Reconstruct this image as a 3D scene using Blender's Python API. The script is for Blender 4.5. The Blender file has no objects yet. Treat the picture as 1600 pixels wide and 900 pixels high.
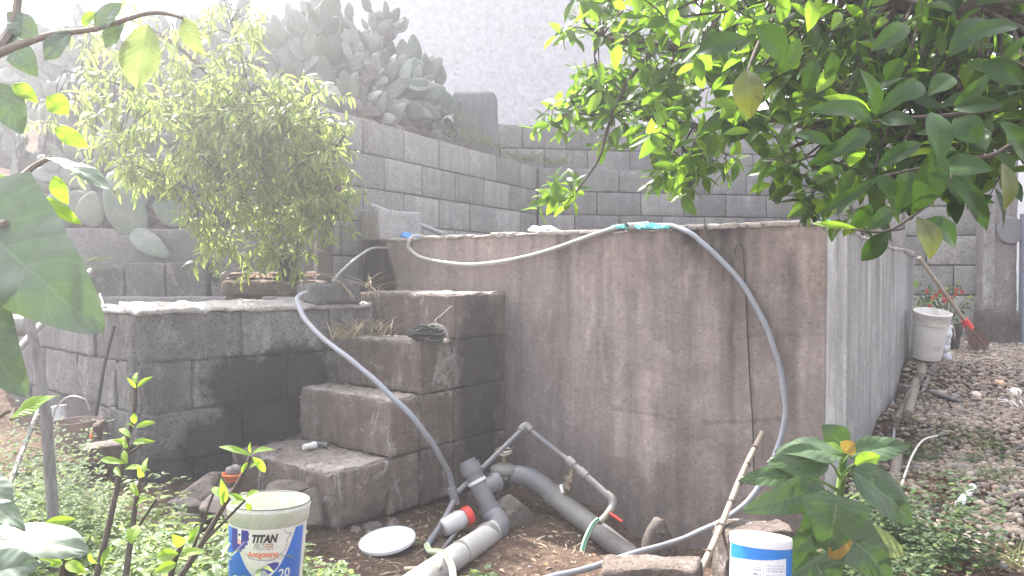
import bpy, bmesh, math, random
import numpy as np
from mathutils import Vector, Matrix, noise as mn

random.seed(7)
np.random.seed(7)
scn = bpy.context.scene
R = math.radians
PI = math.pi

# ------------------------------------------------------------------ camera
F_PX, PITCH, CAM_Z = 1180.0, R(1.2), 1.35
cam = bpy.data.cameras.new('camera')
cam_ob = bpy.data.objects.new('camera', cam)
scn.collection.objects.link(cam_ob)
cam_ob.location = (0, 0, CAM_Z)
cam_ob.rotation_euler = (R(90) - PITCH, 0, 0)
cam.sensor_width = 36
cam.lens = 36 * F_PX / 1600
cam.clip_start = 0.05
cam.clip_end = 500
scn.camera = cam_ob

# ------------------------------------------------------------------ light
SUN_AZ, SUN_EL = -42.0, 53.0          # azimuth from +Y towards +X, elevation
world = bpy.data.worlds.new("World")
scn.world = world
world.use_nodes = True
wn = world.node_tree
bg = wn.nodes['Background']
sky = wn.nodes.new('ShaderNodeTexSky')
sky.sky_type = 'NISHITA'
sky.sun_disc = False
sky.sun_elevation = R(SUN_EL)
sky.sun_rotation = R(SUN_AZ)
sky.air_density = 1.0
sky.dust_density = 5.0
sky.ozone_density = 0.6
hz = wn.nodes.new('ShaderNodeHueSaturation')     # hazy white sky: the blue is washed out all over
hz.inputs['Saturation'].default_value = 0.35
wn.links.new(sky.outputs[0], hz.inputs['Color'])
wn.links.new(hz.outputs[0], bg.inputs[0])
bg.inputs[1].default_value = 0.15
sun = bpy.data.lights.new('sun', 'SUN')
sun.energy = 4.2
sun.angle = R(0.5)
sun.color = (1, 0.95, 0.87)
sun_ob = bpy.data.objects.new('sun', sun)
scn.collection.objects.link(sun_ob)
sd = Vector((math.sin(R(SUN_AZ)) * math.cos(R(SUN_EL)), math.cos(R(SUN_AZ)) * math.cos(R(SUN_EL)), math.sin(R(SUN_EL))))
sun_ob.rotation_euler = sd.to_track_quat('Z', 'Y').to_euler()
sun_ob.location = (-8, 10, 12)
scn.view_settings.view_transform = 'Standard'
scn.view_settings.look = 'None'
scn.view_settings.exposure = 2.4
scn.view_settings.gamma = 1
scn.cycles.max_bounces = 8
scn.cycles.transparent_max_bounces = 8

# ------------------------------------------------------------------ pixel helpers (photo pixels -> world)
_c, _s = math.cos(PITCH), math.sin(PITCH)


def ray(px, py):
    dx, dy = (px - 800) / F_PX, (450 - py) / F_PX
    return Vector((dx, _c + dy * _s, -_s + dy * _c))


def P(px, py, d):
    r = ray(px, py)
    return Vector((0, 0, CAM_Z)) + r * (d / r.y)


def G(px, py, z):
    r = ray(px, py)
    return Vector((0, 0, CAM_Z)) + r * ((z - CAM_Z) / r.z)


# ------------------------------------------------------------------ object helpers
def setp(o, label=None, cat=None, group=None, kind=None):
    if label: o['label'] = label
    if cat: o['category'] = cat
    if group: o['group'] = group
    if kind: o['kind'] = kind
    return o


def thing(name, label, cat, loc=(0, 0, 0), group=None):
    o = bpy.data.objects.new(name, None)
    scn.collection.objects.link(o)
    o.location = loc
    o.empty_display_size = 0.1
    return setp(o, label, cat, group)


def root_loc(o):
    v = Vector((0, 0, 0))
    while o:
        v += Vector(o.location)
        o = o.parent
    return v


class MB:
    """collects shapes in world coordinates, build() links them as one mesh object"""

    def __init__(s):
        s.v, s.f, s.uv, s.col = [], [], None, None

    def add(s, verts, faces):
        n = len(s.v)
        s.v += [tuple(p) for p in verts]
        s.f += [tuple(i + n for i in f) for f in faces]
        return s

    def tube(s, pts, rad, sides=8, caps=True, smooth_path=0):
        pts = [Vector(p) for p in pts]
        if not hasattr(rad, '__len__'): rad = [rad] * len(pts)
        if smooth_path: pts, rad = catmull(pts, rad, smooth_path)
        n = len(s.v)
        nrm = None
        for i, p in enumerate(pts):
            t = (pts[min(i + 1, len(pts) - 1)] - pts[max(i - 1, 0)]).normalized()
            if nrm is None:
                nrm = t.orthogonal().normalized()
            else:
                nrm = (nrm - t * nrm.dot(t))
                nrm = nrm.normalized() if nrm.length > 1e-6 else t.orthogonal().normalized()
            b = t.cross(nrm)
            for k in range(sides):
                a = 2 * PI * k / sides
                s.v.append(tuple(p + (nrm * math.cos(a) + b * math.sin(a)) * rad[i]))
        for i in range(len(pts) - 1):
            for k in range(sides):
                k2 = (k + 1) % sides
                s.f.append((n + i * sides + k, n + i * sides + k2, n + (i + 1) * sides + k2, n + (i + 1) * sides + k))
        if caps:
            s.f.append(tuple(n + k for k in reversed(range(sides))))
            m = n + (len(pts) - 1) * sides
            s.f.append(tuple(m + k for k in range(sides)))
        return s

    def lathe(s, prof, M=None, sides=32, closed=False):
        """prof: list of (r, z); M 4x4"""
        M = M or Matrix.Identity(4)
        n = len(s.v)
        for r, z in prof:
            for k in range(sides):
                a = 2 * PI * k / sides
                s.v.append(tuple(M @ Vector((r * math.cos(a), r * math.sin(a), z))))
        m = len(prof)
        for i in range(m - 1 + (1 if closed else 0)):
            j = (i + 1) % m
            for k in range(sides):
                k2 = (k + 1) % sides
                s.f.append((n + i * sides + k, n + i * sides + k2, n + j * sides + k2, n + j * sides + k))
        return s

    def rbox(s, o, ax, ay, az, seg=(3, 2, 2), r=0.012, amp=0.0, fq=6.0, seed=0.0, fn=None):
        """rounded, noisy box: corner o, edge vectors ax, ay, az"""
        o, ax, ay, az = Vector(o), Vector(ax), Vector(ay), Vector(az)
        L = (ax.length, ay.length, az.length)
        U = (ax.normalized(), ay.normalized(), az.normalized())
        r = min(r, min(L) * 0.45)
        cs = []
        for i in range(3):
            k = max(1, seg[i])
            cs.append([0.0] + [r + (L[i] - 2 * r) * j / k for j in range(k + 1)] + [L[i]])
        idx = {}
        V, Fc = [], []

        def vid(i, j, k):
            key = (i, j, k)
            if key in idx: return idx[key]
            q = [cs[0][i], cs[1][j], cs[2][k]]
            inn = [min(max(q[a], r), L[a] - r) for a in range(3)]
            d = Vector([q[a] - inn[a] for a in range(3)])
            if d.length > 1e-9: d = d.normalized() * r
            q = [inn[a] + d[a] for a in range(3)]
            p = o + U[0] * q[0] + U[1] * q[1] + U[2] * q[2]
            if amp:
                w = Vector((p.x * fq + seed, p.y * fq - seed, p.z * fq + seed * 2))
                p = p + mn.noise_vector(w) * amp + mn.noise_vector(w * 3.1) * amp * 0.45
            if fn: p = fn(p)
            idx[key] = len(V)
            V.append(p)
            return idx[key]

        n = [len(c) - 1 for c in cs]
        flip = U[0].cross(U[1]).dot(U[2]) < 0
        for a, b, c in ((0, 1, 2), (1, 2, 0), (2, 0, 1)):
            for side in (0, n[c]):
                for i in range(n[a]):
                    for j in range(n[b]):
                        q = []
                        for (di, dj) in ((0, 0), (1, 0), (1, 1), (0, 1)):
                            t = [0, 0, 0]
                            t[a], t[b], t[c] = i + di, j + dj, side
                            q.append(vid(*t))
                        if (side == 0) != flip: q.reverse()
                        Fc.append(tuple(q))
        return s.add(V, Fc)

    def chunk(s, c, size, seed=0.0, amp=.05):
        """broken stone: a ball cut flat by random planes"""
        rg_ = random.Random(int(seed * 97) + 5)
        pl = []
        for _ in range(13):
            n_ = Vector((rg_.gauss(0, 1), rg_.gauss(0, 1), rg_.gauss(0, 1))).normalized()
            pl.append((n_, rg_.uniform(.62, .9)))
        bm = bmesh.new()
        bmesh.ops.create_icosphere(bm, subdivisions=4, radius=1)
        V = []
        M = Matrix.Rotation(seed * 1.7, 3, 'Z')
        for v in bm.verts:
            d = v.co.normalized()
            k = 1.15
            for n_, h_ in pl:
                q = d.dot(n_)
                if q > .05: k = min(k, h_ / q)
            p = d * k * (1 + amp * mn.noise(d * 3 + Vector((seed, 0, 0))) + amp * .6 * mn.noise(d * 9 + Vector((seed, 0, 0))))
            V.append(Vector(c) + M @ Vector((p.x * size[0] * 1.15, p.y * size[1] * 1.15, p.z * size[2] * 1.15)))
        Fc = [tuple(v.index for v in f.verts) for f in bm.faces]
        bm.free()
        return s.add(V, Fc)

    def rock(s, c, size, sub=2, seed=0.0, amp=0.22, rot=None):
        bm = bmesh.new()
        bmesh.ops.create_icosphere(bm, subdivisions=sub, radius=1)
        M = (rot or Matrix.Rotation(seed * 1.7, 3, 'Z'))
        V = []
        for v in bm.verts:
            p = v.co.copy()
            n1 = mn.noise(p * 1.1 + Vector((seed, seed * 2, 0)))
            n2 = mn.noise(p * 2.7 + Vector((0, seed, seed)))
            p = p * (1 + amp * 1.6 * n1 + amp * .6 * n2)
            p = Vector((p.x * size[0], p.y * size[1], p.z * size[2]))
            V.append(Vector(c) + M @ p)
        Fc = [tuple(v.index for v in f.verts) for f in bm.faces]
        bm.free()
        return s.add(V, Fc)

    def build(s, name, mat, parent=None, smooth=True, **kw):
        me = bpy.data.meshes.new(name)
        off = root_loc(parent) if parent else Vector((0, 0, 0))
        base = None
        if parent is None and s.v:
            a = np.array(s.v)
            base = Vector((float(a[:, 0].mean()), float(a[:, 1].mean()), float(a[:, 2].min())))
            off = base
        me.from_pydata([(x - off.x, y - off.y, z - off.z) for x, y, z in s.v], [], s.f)
        if s.uv:
            uvl = me.uv_layers.new(name='UVMap')
            loops = np.zeros(len(me.loops), dtype=np.int32)
            me.loops.foreach_get('vertex_index', loops)
            uvl.data.foreach_set('uv', np.array(s.uv, dtype=np.float32)[loops].ravel())
        if s.col is not None:
            ca = me.color_attributes.new('tint', 'FLOAT_COLOR', 'POINT')
            ca.data.foreach_set('color', np.array(s.col, dtype=np.float32).ravel())
        if smooth:
            me.polygons.foreach_set('use_smooth', [True] * len(me.polygons))
        me.update()
        o = bpy.data.objects.new(name, me)
        scn.collection.objects.link(o)
        if mat: me.materials.append(mat)
        if parent:
            o.parent = parent
        else:
            o.location = base
        setp(o, **kw)
        if smooth and len(me.polygons) < 60000:
            try:
                me.set_sharp_from_angle(angle=R(50))
            except Exception:
                pass
        return o


def catmull(pts, rad, n):
    P_, R_ = [], []
    m = len(pts)
    for i in range(m - 1):
        p0, p1, p2, p3 = pts[max(i - 1, 0)], pts[i], pts[i + 1], pts[min(i + 2, m - 1)]
        for k in range(n):
            t = k / n
            P_.append(0.5 * ((2 * p1) + (p2 - p0) * t + (2 * p0 - 5 * p1 + 4 * p2 - p3) * t * t + (3 * p1 - p0 - 3 * p2 + p3) * t ** 3))
            R_.append(rad[i] * (1 - t) + rad[i + 1] * t)
    P_.append(pts[-1])
    R_.append(rad[-1])
    return P_, R_


def circle_pts(c, r, ax, ay, n=16):
    return [Vector(c) + Vector(ax) * (r * math.cos(2 * PI * k / n)) + Vector(ay) * (r * math.sin(2 * PI * k / n)) for k in range(n + 1)]


# ------------------------------------------------------------------ materials
def nt(name):
    m = bpy.data.materials.new(name)
    m.use_nodes = True
    t = m.node_tree
    return m, t, t.nodes['Principled BSDF']


def N(t, typ, **kw):
    n = t.nodes.new(typ)
    for k, v in kw.items():
        if k in ('operation', 'blend_type', 'data_type', 'feature', 'attribute_name', 'noise_dimensions', 'noise_type', 'distance'):
            setattr(n, k, v)
        else:
            n.inputs[k].default_value = v
    return n


def noise_n(t, vec, scale, detail=6, rough=0.6, dist=0.0):
    n = N(t, 'ShaderNodeTexNoise', Scale=scale, Detail=detail, Roughness=rough, Distortion=dist)
    t.links.new(vec, n.inputs['Vector'])
    return n.outputs['Fac']


def mapr(t, v, a, b, c=0.0, d=1.0):
    n = t.nodes.new('ShaderNodeMapRange')
    n.inputs[1].default_value, n.inputs[2].default_value = a, b
    n.inputs[3].default_value, n.inputs[4].default_value = c, d
    t.links.new(v, n.inputs[0])
    return n.outputs[0]


def mix(t, fac, a, b, bt='MIX'):
    n = t.nodes.new('ShaderNodeMix')
    n.data_type = 'RGBA'
    n.blend_type = bt
    for sock, val in ((n.inputs[0], fac), (n.inputs[6], a), (n.inputs[7], b)):
        if isinstance(val, (int, float)):
            sock.default_value = val
        elif isinstance(val, tuple):
            sock.default_value = val + (1,) if len(val) == 3 else val
        else:
            t.links.new(val, sock)
    return n.outputs[2]


def math_n(t, op, a, b=None):
    n = t.nodes.new('ShaderNodeMath')
    n.operation = op
    for sock, val in ((n.inputs[0], a), (n.inputs[1], b)):
        if val is None: continue
        if isinstance(val, (int, float)):
            sock.default_value = val
        else:
            t.links.new(val, sock)
    return n.outputs[0]


def coords(t, scale=(1, 1, 1), rnd=True, kind='Object'):
    tc = t.nodes.new('ShaderNodeTexCoord')
    mp = t.nodes.new('ShaderNodeMapping')
    mp.inputs['Scale'].default_value = scale
    if kind == 'World':
        g = t.nodes.new('ShaderNodeNewGeometry')
        src = g.outputs['Position']
    else:
        src = tc.outputs[kind]
    t.links.new(src, mp.inputs['Vector'])
    if not rnd: return mp.outputs[0]
    oi = t.nodes.new('ShaderNodeObjectInfo')
    ad = N(t, 'ShaderNodeVectorMath', operation='ADD')
    mu = math_n(t, 'MULTIPLY', oi.outputs['Random'], 37.0)
    t.links.new(mp.outputs[0], ad.inputs[0])
    t.links.new(mu, ad.inputs[1])
    return ad.outputs[0]


def bump(t, b, h, strength, dist=0.01):
    n = t.nodes.new('ShaderNodeBump')
    n.inputs['Strength'].default_value = strength
    n.inputs['Distance'].default_value = dist
    t.links.new(h, n.inputs['Height'])
    t.links.new(n.outputs[0], b.inputs['Normal'])


def concrete(name, c1, c2, c3=None, grain=60.0, streak=0.5, rough=0.92, bs=0.6, stains=(), stain_col=(0.018, 0.018, 0.022), vary=0.25, attr=False, pits=0.5, lime=0.0):
    """c1 base, c2 darker, c3 light patches; stains: world ellipsoids (centre, radii) of black damp"""
    m, t, b = nt(name)
    v = coords(t)
    big = mapr(t, noise_n(t, v, 2.2, 8, 0.65), 0.35, 0.68)
    col = mix(t, big, c1, c2)
    if c3:
        col = mix(t, mapr(t, noise_n(t, v, 5.0, 9, 0.72, 0.6), 0.52, 0.7), col, c3)
    if streak:
        sv = coords(t, (11, 11, 0.9), kind='World', rnd=False)
        st = mapr(t, noise_n(t, sv, 1.0, 5, 0.65, 0.3), 0.42, 0.75, 0, streak)
        col = mix(t, st, col, tuple(x * 0.35 for x in c2))
        sv2 = coords(t, (17, 17, 1.3), kind='World', rnd=False)
        st2 = mapr(t, noise_n(t, sv2, 1.0, 5, 0.7, 0.8), 0.6, 0.74, 0, streak * 0.55)
        col = mix(t, st2, col, tuple(min(1, x * 1.5 + .05) for x in c1))
    if lime:
        wv = coords(t, (1, 1, .6), kind='World', rnd=False)
        lm = mapr(t, noise_n(t, wv, 3.2, 10, 0.78, 1.6), 0.55, 0.63, 0, lime)
        col = mix(t, lm, col, (.56, .53, .51))
    fine = noise_n(t, v, grain, 4, 0.75)
    col = mix(t, mapr(t, fine, 0.3, 0.7, 0, 0.5), col, tuple(x * 0.45 for x in c2))
    vo = N(t, 'ShaderNodeTexVoronoi', Scale=grain * 0.7)
    t.links.new(v, vo.inputs['Vector'])
    pit = mapr(t, vo.outputs['Distance'], 0.12, 0.3, 0, 1)
    pm = math_n(t, 'MULTIPLY', math_n(t, 'SUBTRACT', 1.0, pit), pits)
    col = mix(t, pm, col, tuple(x * 0.3 for x in c2))
    if vary:
        oi = t.nodes.new('ShaderNodeObjectInfo')
        f = mapr(t, oi.outputs['Random'], 0, 1, 1 - vary, 1 + vary * .6)
        hv = t.nodes.new('ShaderNodeHueSaturation')
        t.links.new(f, hv.inputs['Value'])
        t.links.new(col, hv.inputs['Color'])
        col = hv.outputs[0]
    if attr:
        at = N(t, 'ShaderNodeAttribute', attribute_name='tint')
        col = mix(t, 1.0, col, at.outputs['Color'], 'MULTIPLY')
    for (c, rad, strength) in stains:
        g = t.nodes.new('ShaderNodeNewGeometry')
        sb = N(t, 'ShaderNodeVectorMath', operation='SUBTRACT')
        t.links.new(g.outputs['Position'], sb.inputs[0])
        sb.inputs[1].default_value = c
        dv = N(t, 'ShaderNodeVectorMath', operation='DIVIDE')
        t.links.new(sb.outputs[0], dv.inputs[0])
        dv.inputs[1].default_value = rad
        ln = N(t, 'ShaderNodeVectorMath', operation='LENGTH')
        t.links.new(dv.outputs[0], ln.inputs[0])
        nz = mapr(t, noise_n(t, coords(t, (1, 1, 1), kind='World', rnd=False), 7, 7, 0.7), 0.2, 0.8, -0.4, 0.4)
        dd = math_n(t, 'ADD', ln.outputs['Value'], nz)
        mk = mapr(t, dd, 0.75, 1.05, strength, 0)
        col = mix(t, mk, col, stain_col)
    t.links.new(col, b.inputs['Base Color'])
    b.inputs['Roughness'].default_value = rough
    b.inputs['Specular IOR Level'].default_value = 0.25
    h = math_n(t, 'ADD', math_n(t, 'MULTIPLY', fine, 0.6), math_n(t, 'MULTIPLY', pit, 0.5))
    h = math_n(t, 'ADD', h, math_n(t, 'MULTIPLY', noise_n(t, v, 14, 6, 0.7), 1.2))
    bump(t, b, h, bs, 0.012)
    return m


def plastic(name, col, rough=0.45, dirt=0.3, dcol=(0.12, 0.1, 0.08), sc=6.0, attr=False, spec=0.5, trans=0.0):
    m, t, b = nt(name)
    v = coords(t)
    c = mix(t, mapr(t, noise_n(t, v, sc, 8, 0.7, 0.5), 0.42, 0.75, 0, dirt), col, dcol)
    if attr:
        at = N(t, 'ShaderNodeAttribute', attribute_name='tint')
        c = mix(t, mapr(t, noise_n(t, v, sc, 8, 0.7, 0.5), 0.5, 0.78, 0, dirt), at.outputs['Color'], dcol)
    t.links.new(c, b.inputs['Base Color'])
    b.inputs['Roughness'].default_value = rough
    b.inputs['Specular IOR Level'].default_value = spec
    if trans:
        b.inputs['Transmission Weight'].default_value = trans
        b.inputs['IOR'].default_value = 1.3
    bump(t, b, noise_n(t, v, sc * 8, 5, 0.6), 0.12, 0.003)
    return m


def leafmat(name, ca, cb, cc=None, trans=0.35, tcol=(0.35, 0.55, 0.03), rough=0.4, vein=0.35, nveins=9.0, attr=True, spec=0.5, veincol=None, bs=0.5, side=1.0):
    """ca..cb colour range over leaves, cc rare colour (young or yellow leaves)"""
    m, t, b = nt(name)
    if attr:
        at = N(t, 'ShaderNodeAttribute', attribute_name='tint')
        sp = t.nodes.new('ShaderNodeSeparateColor')
        t.links.new(at.outputs['Color'], sp.inputs[0])
        var, kind = sp.outputs[0], sp.outputs[1]
    else:
        oi = t.nodes.new('ShaderNodeObjectInfo')
        var = oi.outputs['Random']
        kind = math_n(t, 'FRACT', math_n(t, 'MULTIPLY', oi.outputs['Random'], 13.7))
    col = mix(t, var, ca, cb)
    if cc:
        col = mix(t, mapr(t, kind, 0.8, 0.9), col, cc)
    tc = t.nodes.new('ShaderNodeTexCoord')
    su = t.nodes.new('ShaderNodeSeparateXYZ')
    t.links.new(tc.outputs['UV'], su.inputs[0])
    ax = math_n(t, 'ABSOLUTE', math_n(t, 'SUBTRACT', su.outputs[0], 0.5))
    rib = mapr(t, ax, 0.0, 0.028, 1, 0)
    # side veins: stripes along (v - |x|*k)
    ph = math_n(t, 'MULTIPLY', math_n(t, 'SUBTRACT', su.outputs[1], math_n(t, 'MULTIPLY', ax, 0.55)), nveins)
    fr = math_n(t, 'ABSOLUTE', math_n(t, 'SUBTRACT', math_n(t, 'FRACT', ph), 0.5))
    sv = mapr(t, fr, 0.0, 0.09, 0.7 * side, 0)
    vn = math_n(t, 'MAXIMUM', rib, sv)
    vc = veincol or tuple(min(1, x * 1.9 + 0.03) for x in ca)
    v3 = coords(t)
    blot = mapr(t, noise_n(t, v3, 18, 4, 0.6), 0.35, 0.7, 0.0, 0.35)
    col = mix(t, blot, col, tuple(x * 0.55 for x in ca))
    col2 = mix(t, math_n(t, 'MULTIPLY', vn, vein), col, vc)
    t.links.new(col2, b.inputs['Base Color'])
    b.inputs['Roughness'].default_value = rough
    b.inputs['Specular IOR Level'].default_value = spec
    hh = math_n(t, 'ADD', math_n(t, 'MULTIPLY', fr, 1.0), math_n(t, 'MULTIPLY', rib, -0.6))
    bump(t, b, hh, bs, 0.004)
    tr = t.nodes.new('ShaderNodeBsdfTranslucent')
    tcn = mix(t, 0.55, col2, tcol)
    t.links.new(tcn, tr.inputs[0])
    ms = t.nodes.new('ShaderNodeMixShader')
    ms.inputs[0].default_value = trans
    out = t.nodes['Material Output']
    t.links.new(b.outputs[0], ms.inputs[1])
    t.links.new(tr.outputs[0], ms.inputs[2])
    t.links.new(ms.outputs[0], out.inputs[0])
    return m


def barkmat(name, c1, c2, rough=0.9, sc=(18, 18, 4), bs=0.8):
    m, t, b = nt(name)
    v = coords(t, sc)
    f = noise_n(t, v, 2.0, 8, 0.7)
    t.links.new(mix(t, mapr(t, f, 0.35, 0.65), c1, c2), b.inputs['Base Color'])
    b.inputs['Roughness'].default_value = rough
    b.inputs['Specular IOR Level'].default_value = 0.2
    bump(t, b, f, bs, 0.01)
    return m


def metal(name, c, rough=0.4, rust=0.3):
    m, t, b = nt(name)
    v = coords(t)
    f = mapr(t, noise_n(t, v, 25, 6, 0.7), 0.45, 0.65, 0, rust)
    t.links.new(mix(t, f, c, (0.12, 0.05, 0.025)), b.inputs['Base Color'])
    b.inputs['Metallic'].default_value = 0.8
    b.inputs['Roughness'].default_value = rough
    return m


# ------------------------------------------------------------------ plan of the place
S = Vector((.617, .786, 0)).normalized()       # receding right (tank side, stair side)
Lw = Vector((-.786, .617, 0)).normalized()     # receding left (tank front, risers)
TA = Vector((1.744, 4.2, 0))                   # near corner of the tank
TANK_TOP = 1.617
O_ST = Vector((-.047, 5.606, 0))               # where the stair side meets the tank
ST_U = [1.643, 1.167, .888, .5686, 0.0]
ST_Z = [.18, .543, .884, 1.193]
BK = Vector((-2.269, 4.577, 0))                # basin corner
BA = Vector((.765, .644, 0)).normalized()
BB = Vector((-.76, .65, 0)).normalized()
B_TOP, B_H = 1.098, .31

_ctrl = []
for px, py, d in [(605, 853, 4.27), (540, 835, 4.35), (700, 800, 4.9), (780, 760, 5.35), (900, 792, 5.1), (1000, 868, 4.7), (1130, 875, 4.45),
                  (700, 895, 3.9), (880, 892, 3.9), (225, 775, 4.4), (130, 720, 4.9), (320, 800, 4.3), (50, 690, 5.2), (420, 812, 4.3),
                  (1412, 562, 6.0), (1390, 640, 5.4), (1350, 720, 4.75), (1500, 560, 6.3), (1540, 548, 7.0), (1640, 560, 6.6),
                  (1500, 650, 4.9), (1600, 650, 4.9), (1500, 740, 4.1), (1620, 740, 4.2), (1450, 820, 3.6), (1600, 830, 3.5), (1450, 900, 3.1), (1600, 900, 3.1)]:
    _ctrl.append(tuple(P(px, py, d)))
_ctrl += [(0, 0, -.1), (-1.5, 1, -.05), (1.5, 1, -.1), (1.0, 2.6, -.2), (-1.3, 2.6, -.02), (-2.4, 3, .02), (.2, 3, -.18), (-3.2, 4.2, .15), (1.3, 3.5, -.28),
          (3.4, 1.5, .1), (2, 2.2, .05), (-4.5, 5, .4), (4.5, 4, .5), (4.2, 7.5, .7), (2.2, 6.6, .68), (6, 6, .7), (3, 9, .75), (0, 7.5, .6), (-2.5, 6.5, .6), (-4, 7.5, .7), (0, 9, .8)]
_ctrl = np.array(_ctrl)


def ground_np(x, y):
    x, y = np.asarray(x, float), np.asarray(y, float)
    sh = x.shape
    x, y = x.ravel(), y.ravel()
    d2 = (x[:, None] - _ctrl[None, :, 0]) ** 2 + (y[:, None] - _ctrl[None, :, 1]) ** 2
    w = 1.0 / (d2 + 0.05) ** 2
    z = (w * _ctrl[None, :, 2]).sum(1) / w.sum(1)
    return z.reshape(sh)


def gz(x, y):
    return float(ground_np([x], [y])[0]) + 0.02 * mn.noise(Vector((x * 2.3, y * 2.3, 0))) + 0.008 * mn.noise(Vector((x * 9, y * 9, 3)))


def on_ground(px, py, dz=0.0):
    """point where the pixel's ray meets the terrain"""
    r = ray(px, py)
    d = 1.8
    while d < 14:
        p = Vector((0, 0, CAM_Z)) + r * (d / r.y)
        if p.z <= gz(p.x, p.y): break
        d += .03
    p.z += dz
    return p


# ------------------------------------------------------------------ materials in use
black_stains = [
    (tuple(P(395, 600, 5.0)), (.32, .35, .22), .93), (tuple(P(345, 690, 4.95)), (.32, .3, .24), .85), (tuple(P(460, 590, 5.2)), (.34, .3, .26), .9),
    (tuple(P(255, 740, 4.7)), (.18, .2, .2), .6), (tuple(P(415, 660, 5.05)), (.28, .3, .3), .9), (tuple(P(490, 640, 5.3)), (.22, .25, .2), .85)]
M_basin = concrete('basin_block', (.25, .242, .238), (.145, .14, .14), (.4, .385, .375), grain=62, streak=.5, stains=black_stains, bs=1.3, lime=.45)
M_rim = concrete('sunlit_mortar', (.6, .57, .54), (.33, .3, .28), (.62, .6, .56), grain=50, streak=0, bs=.9)  # pale tone puts the sunlight on the rim into the colour
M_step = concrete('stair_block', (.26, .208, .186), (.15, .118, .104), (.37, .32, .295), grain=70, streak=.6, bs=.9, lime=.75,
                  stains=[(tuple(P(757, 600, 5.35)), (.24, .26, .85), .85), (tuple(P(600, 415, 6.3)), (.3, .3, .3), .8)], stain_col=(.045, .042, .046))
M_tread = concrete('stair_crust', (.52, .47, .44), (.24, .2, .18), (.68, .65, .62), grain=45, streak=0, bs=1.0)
M_wall = concrete('grey_block', (.45, .43, .415), (.3, .285, .275), (.56, .54, .52), grain=58, streak=.35, bs=1.2, vary=.3)
M_mortar = concrete('dark_mortar', (.17, .16, .155), (.1, .095, .09), None, grain=60, streak=0, bs=.8)
M_tank = concrete('tank_render', (.33, .275, .258), (.23, .19, .178), (.385, .33, .312), grain=35, streak=.42, bs=.3, vary=0, attr=True, pits=.12)
M_side = concrete('skylit_side_render', (.52, .505, .49), (.38, .37, .36), (.6, .59, .58), grain=35, streak=.6, bs=.25, vary=0, attr=True, pits=.12)  # lighter than the front: skylight on this side painted into the colour
M_cap = concrete('broken_mortar_cap', (.5, .45, .41), (.3, .26, .23), (.62, .58, .54), grain=40, streak=0, bs=1.0)
M_plaster = concrete('grey_plaster', (.29, .28, .285), (.21, .2, .21), (.36, .35, .35), grain=40, streak=.4, bs=.4)
M_pier = concrete('pillar_plaster', (.3, .27, .255), (.2, .18, .17), (.45, .42, .41), grain=40, streak=.3, bs=.6)
M_piershift = concrete('lime_mortar', (.5, .48, .47), (.3, .28, .27), (.6, .6, .58), grain=30, streak=.3, bs=1)
M_stone = concrete('rubble_stone', (.22, .19, .175), (.12, .1, .09), (.32, .29, .27), grain=30, streak=0, bs=.8, vary=.35)
M_rust = concrete('rusty_ledge', (.2, .15, .13), (.1, .065, .05), (.28, .24, .22), grain=40, streak=.3, bs=.8)
M_stucco = concrete('white_stucco', (.80, .78, .80), (.74, .72, .74), (.86, .85, .87), grain=9, streak=0, bs=1.0, vary=0, pits=.1)
M_white = plastic('white_paint', (.82, .82, .86), .6, .05)
M_lilac = plastic('lilac_wall', (.6, .56, .6), .8, .1)
M_pvc = plastic('grey_pvc', (.17, .175, .2), .42, .6, (.2, .165, .13), sc=9)
M_pvc2 = plastic('dusty_grey_pvc', (.235, .23, .23), .6, .7, (.13, .11, .09), sc=11)
M_hose = plastic('pale_grey_hose', (.25, .265, .31), .38, .4, (.2, .17, .14), sc=5)
M_hose_l = plastic('light_grey_hose', (.36, .355, .35), .4, .4, (.22, .19, .16), sc=6)
M_hoseblue = plastic('blue_grey_hose', (.28, .32, .42), .4, .2)
M_black = plastic('black_rubber', (.02, .02, .022), .5, .1)
M_red = plastic('red_plastic', (.65, .04, .03), .4, .1)
M_orange = plastic('orange_clay', (.6, .16, .06), .6, .2)
M_whitep = plastic('white_plastic', (.75, .74, .74), .4, .3, (.35, .3, .25))
M_lid = plastic('white_lid', (.74, .76, .84), .35, .06, (.4, .4, .4))
M_clear = plastic('cloudy_plastic', (.5, .5, .5), .25, .2)
M_turq = plastic('turquoise_cloth', (.05, .55, .55), .7, .45, (.75, .85, .85), sc=14)
M_brightblue = plastic('blue_cloth', (.05, .25, .6), .7, .1)
M_bark = barkmat('dark_bark', (.05, .04, .035), (.12, .1, .085))
M_palebark = barkmat('pale_wood', (.3, .26, .22), (.18, .15, .13))
M_greywood = barkmat('weathered_wood', (.28, .27, .27), (.15, .14, .14))
M_bamboo = barkmat('dry_cane', (.45, .38, .31), (.3, .24, .19), .6, (10, 10, 2), .4)
M_twig = barkmat('green_twig', (.1, .12, .05), (.16, .14, .08))
M_stalk = barkmat('green_stalk', (.13, .22, .07), (.2, .3, .1), .5, bs=.2)
M_brass = metal('weathered_brass', (.45, .4, .33))
M_pebble = None

m, t, b = nt('pebble')
at = N(t, 'ShaderNodeAttribute', attribute_name='tint')
v = coords(t)
t.links.new(mix(t, mapr(t, noise_n(t, v, 30, 5), .3, .7, 0, .5), at.outputs['Color'], (.1, .085, .075)), b.inputs['Base Color'])
b.inputs['Roughness'].default_value = .8
bump(t, b, noise_n(t, v, 60, 5), .4, .004)
M_pebble = m

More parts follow.
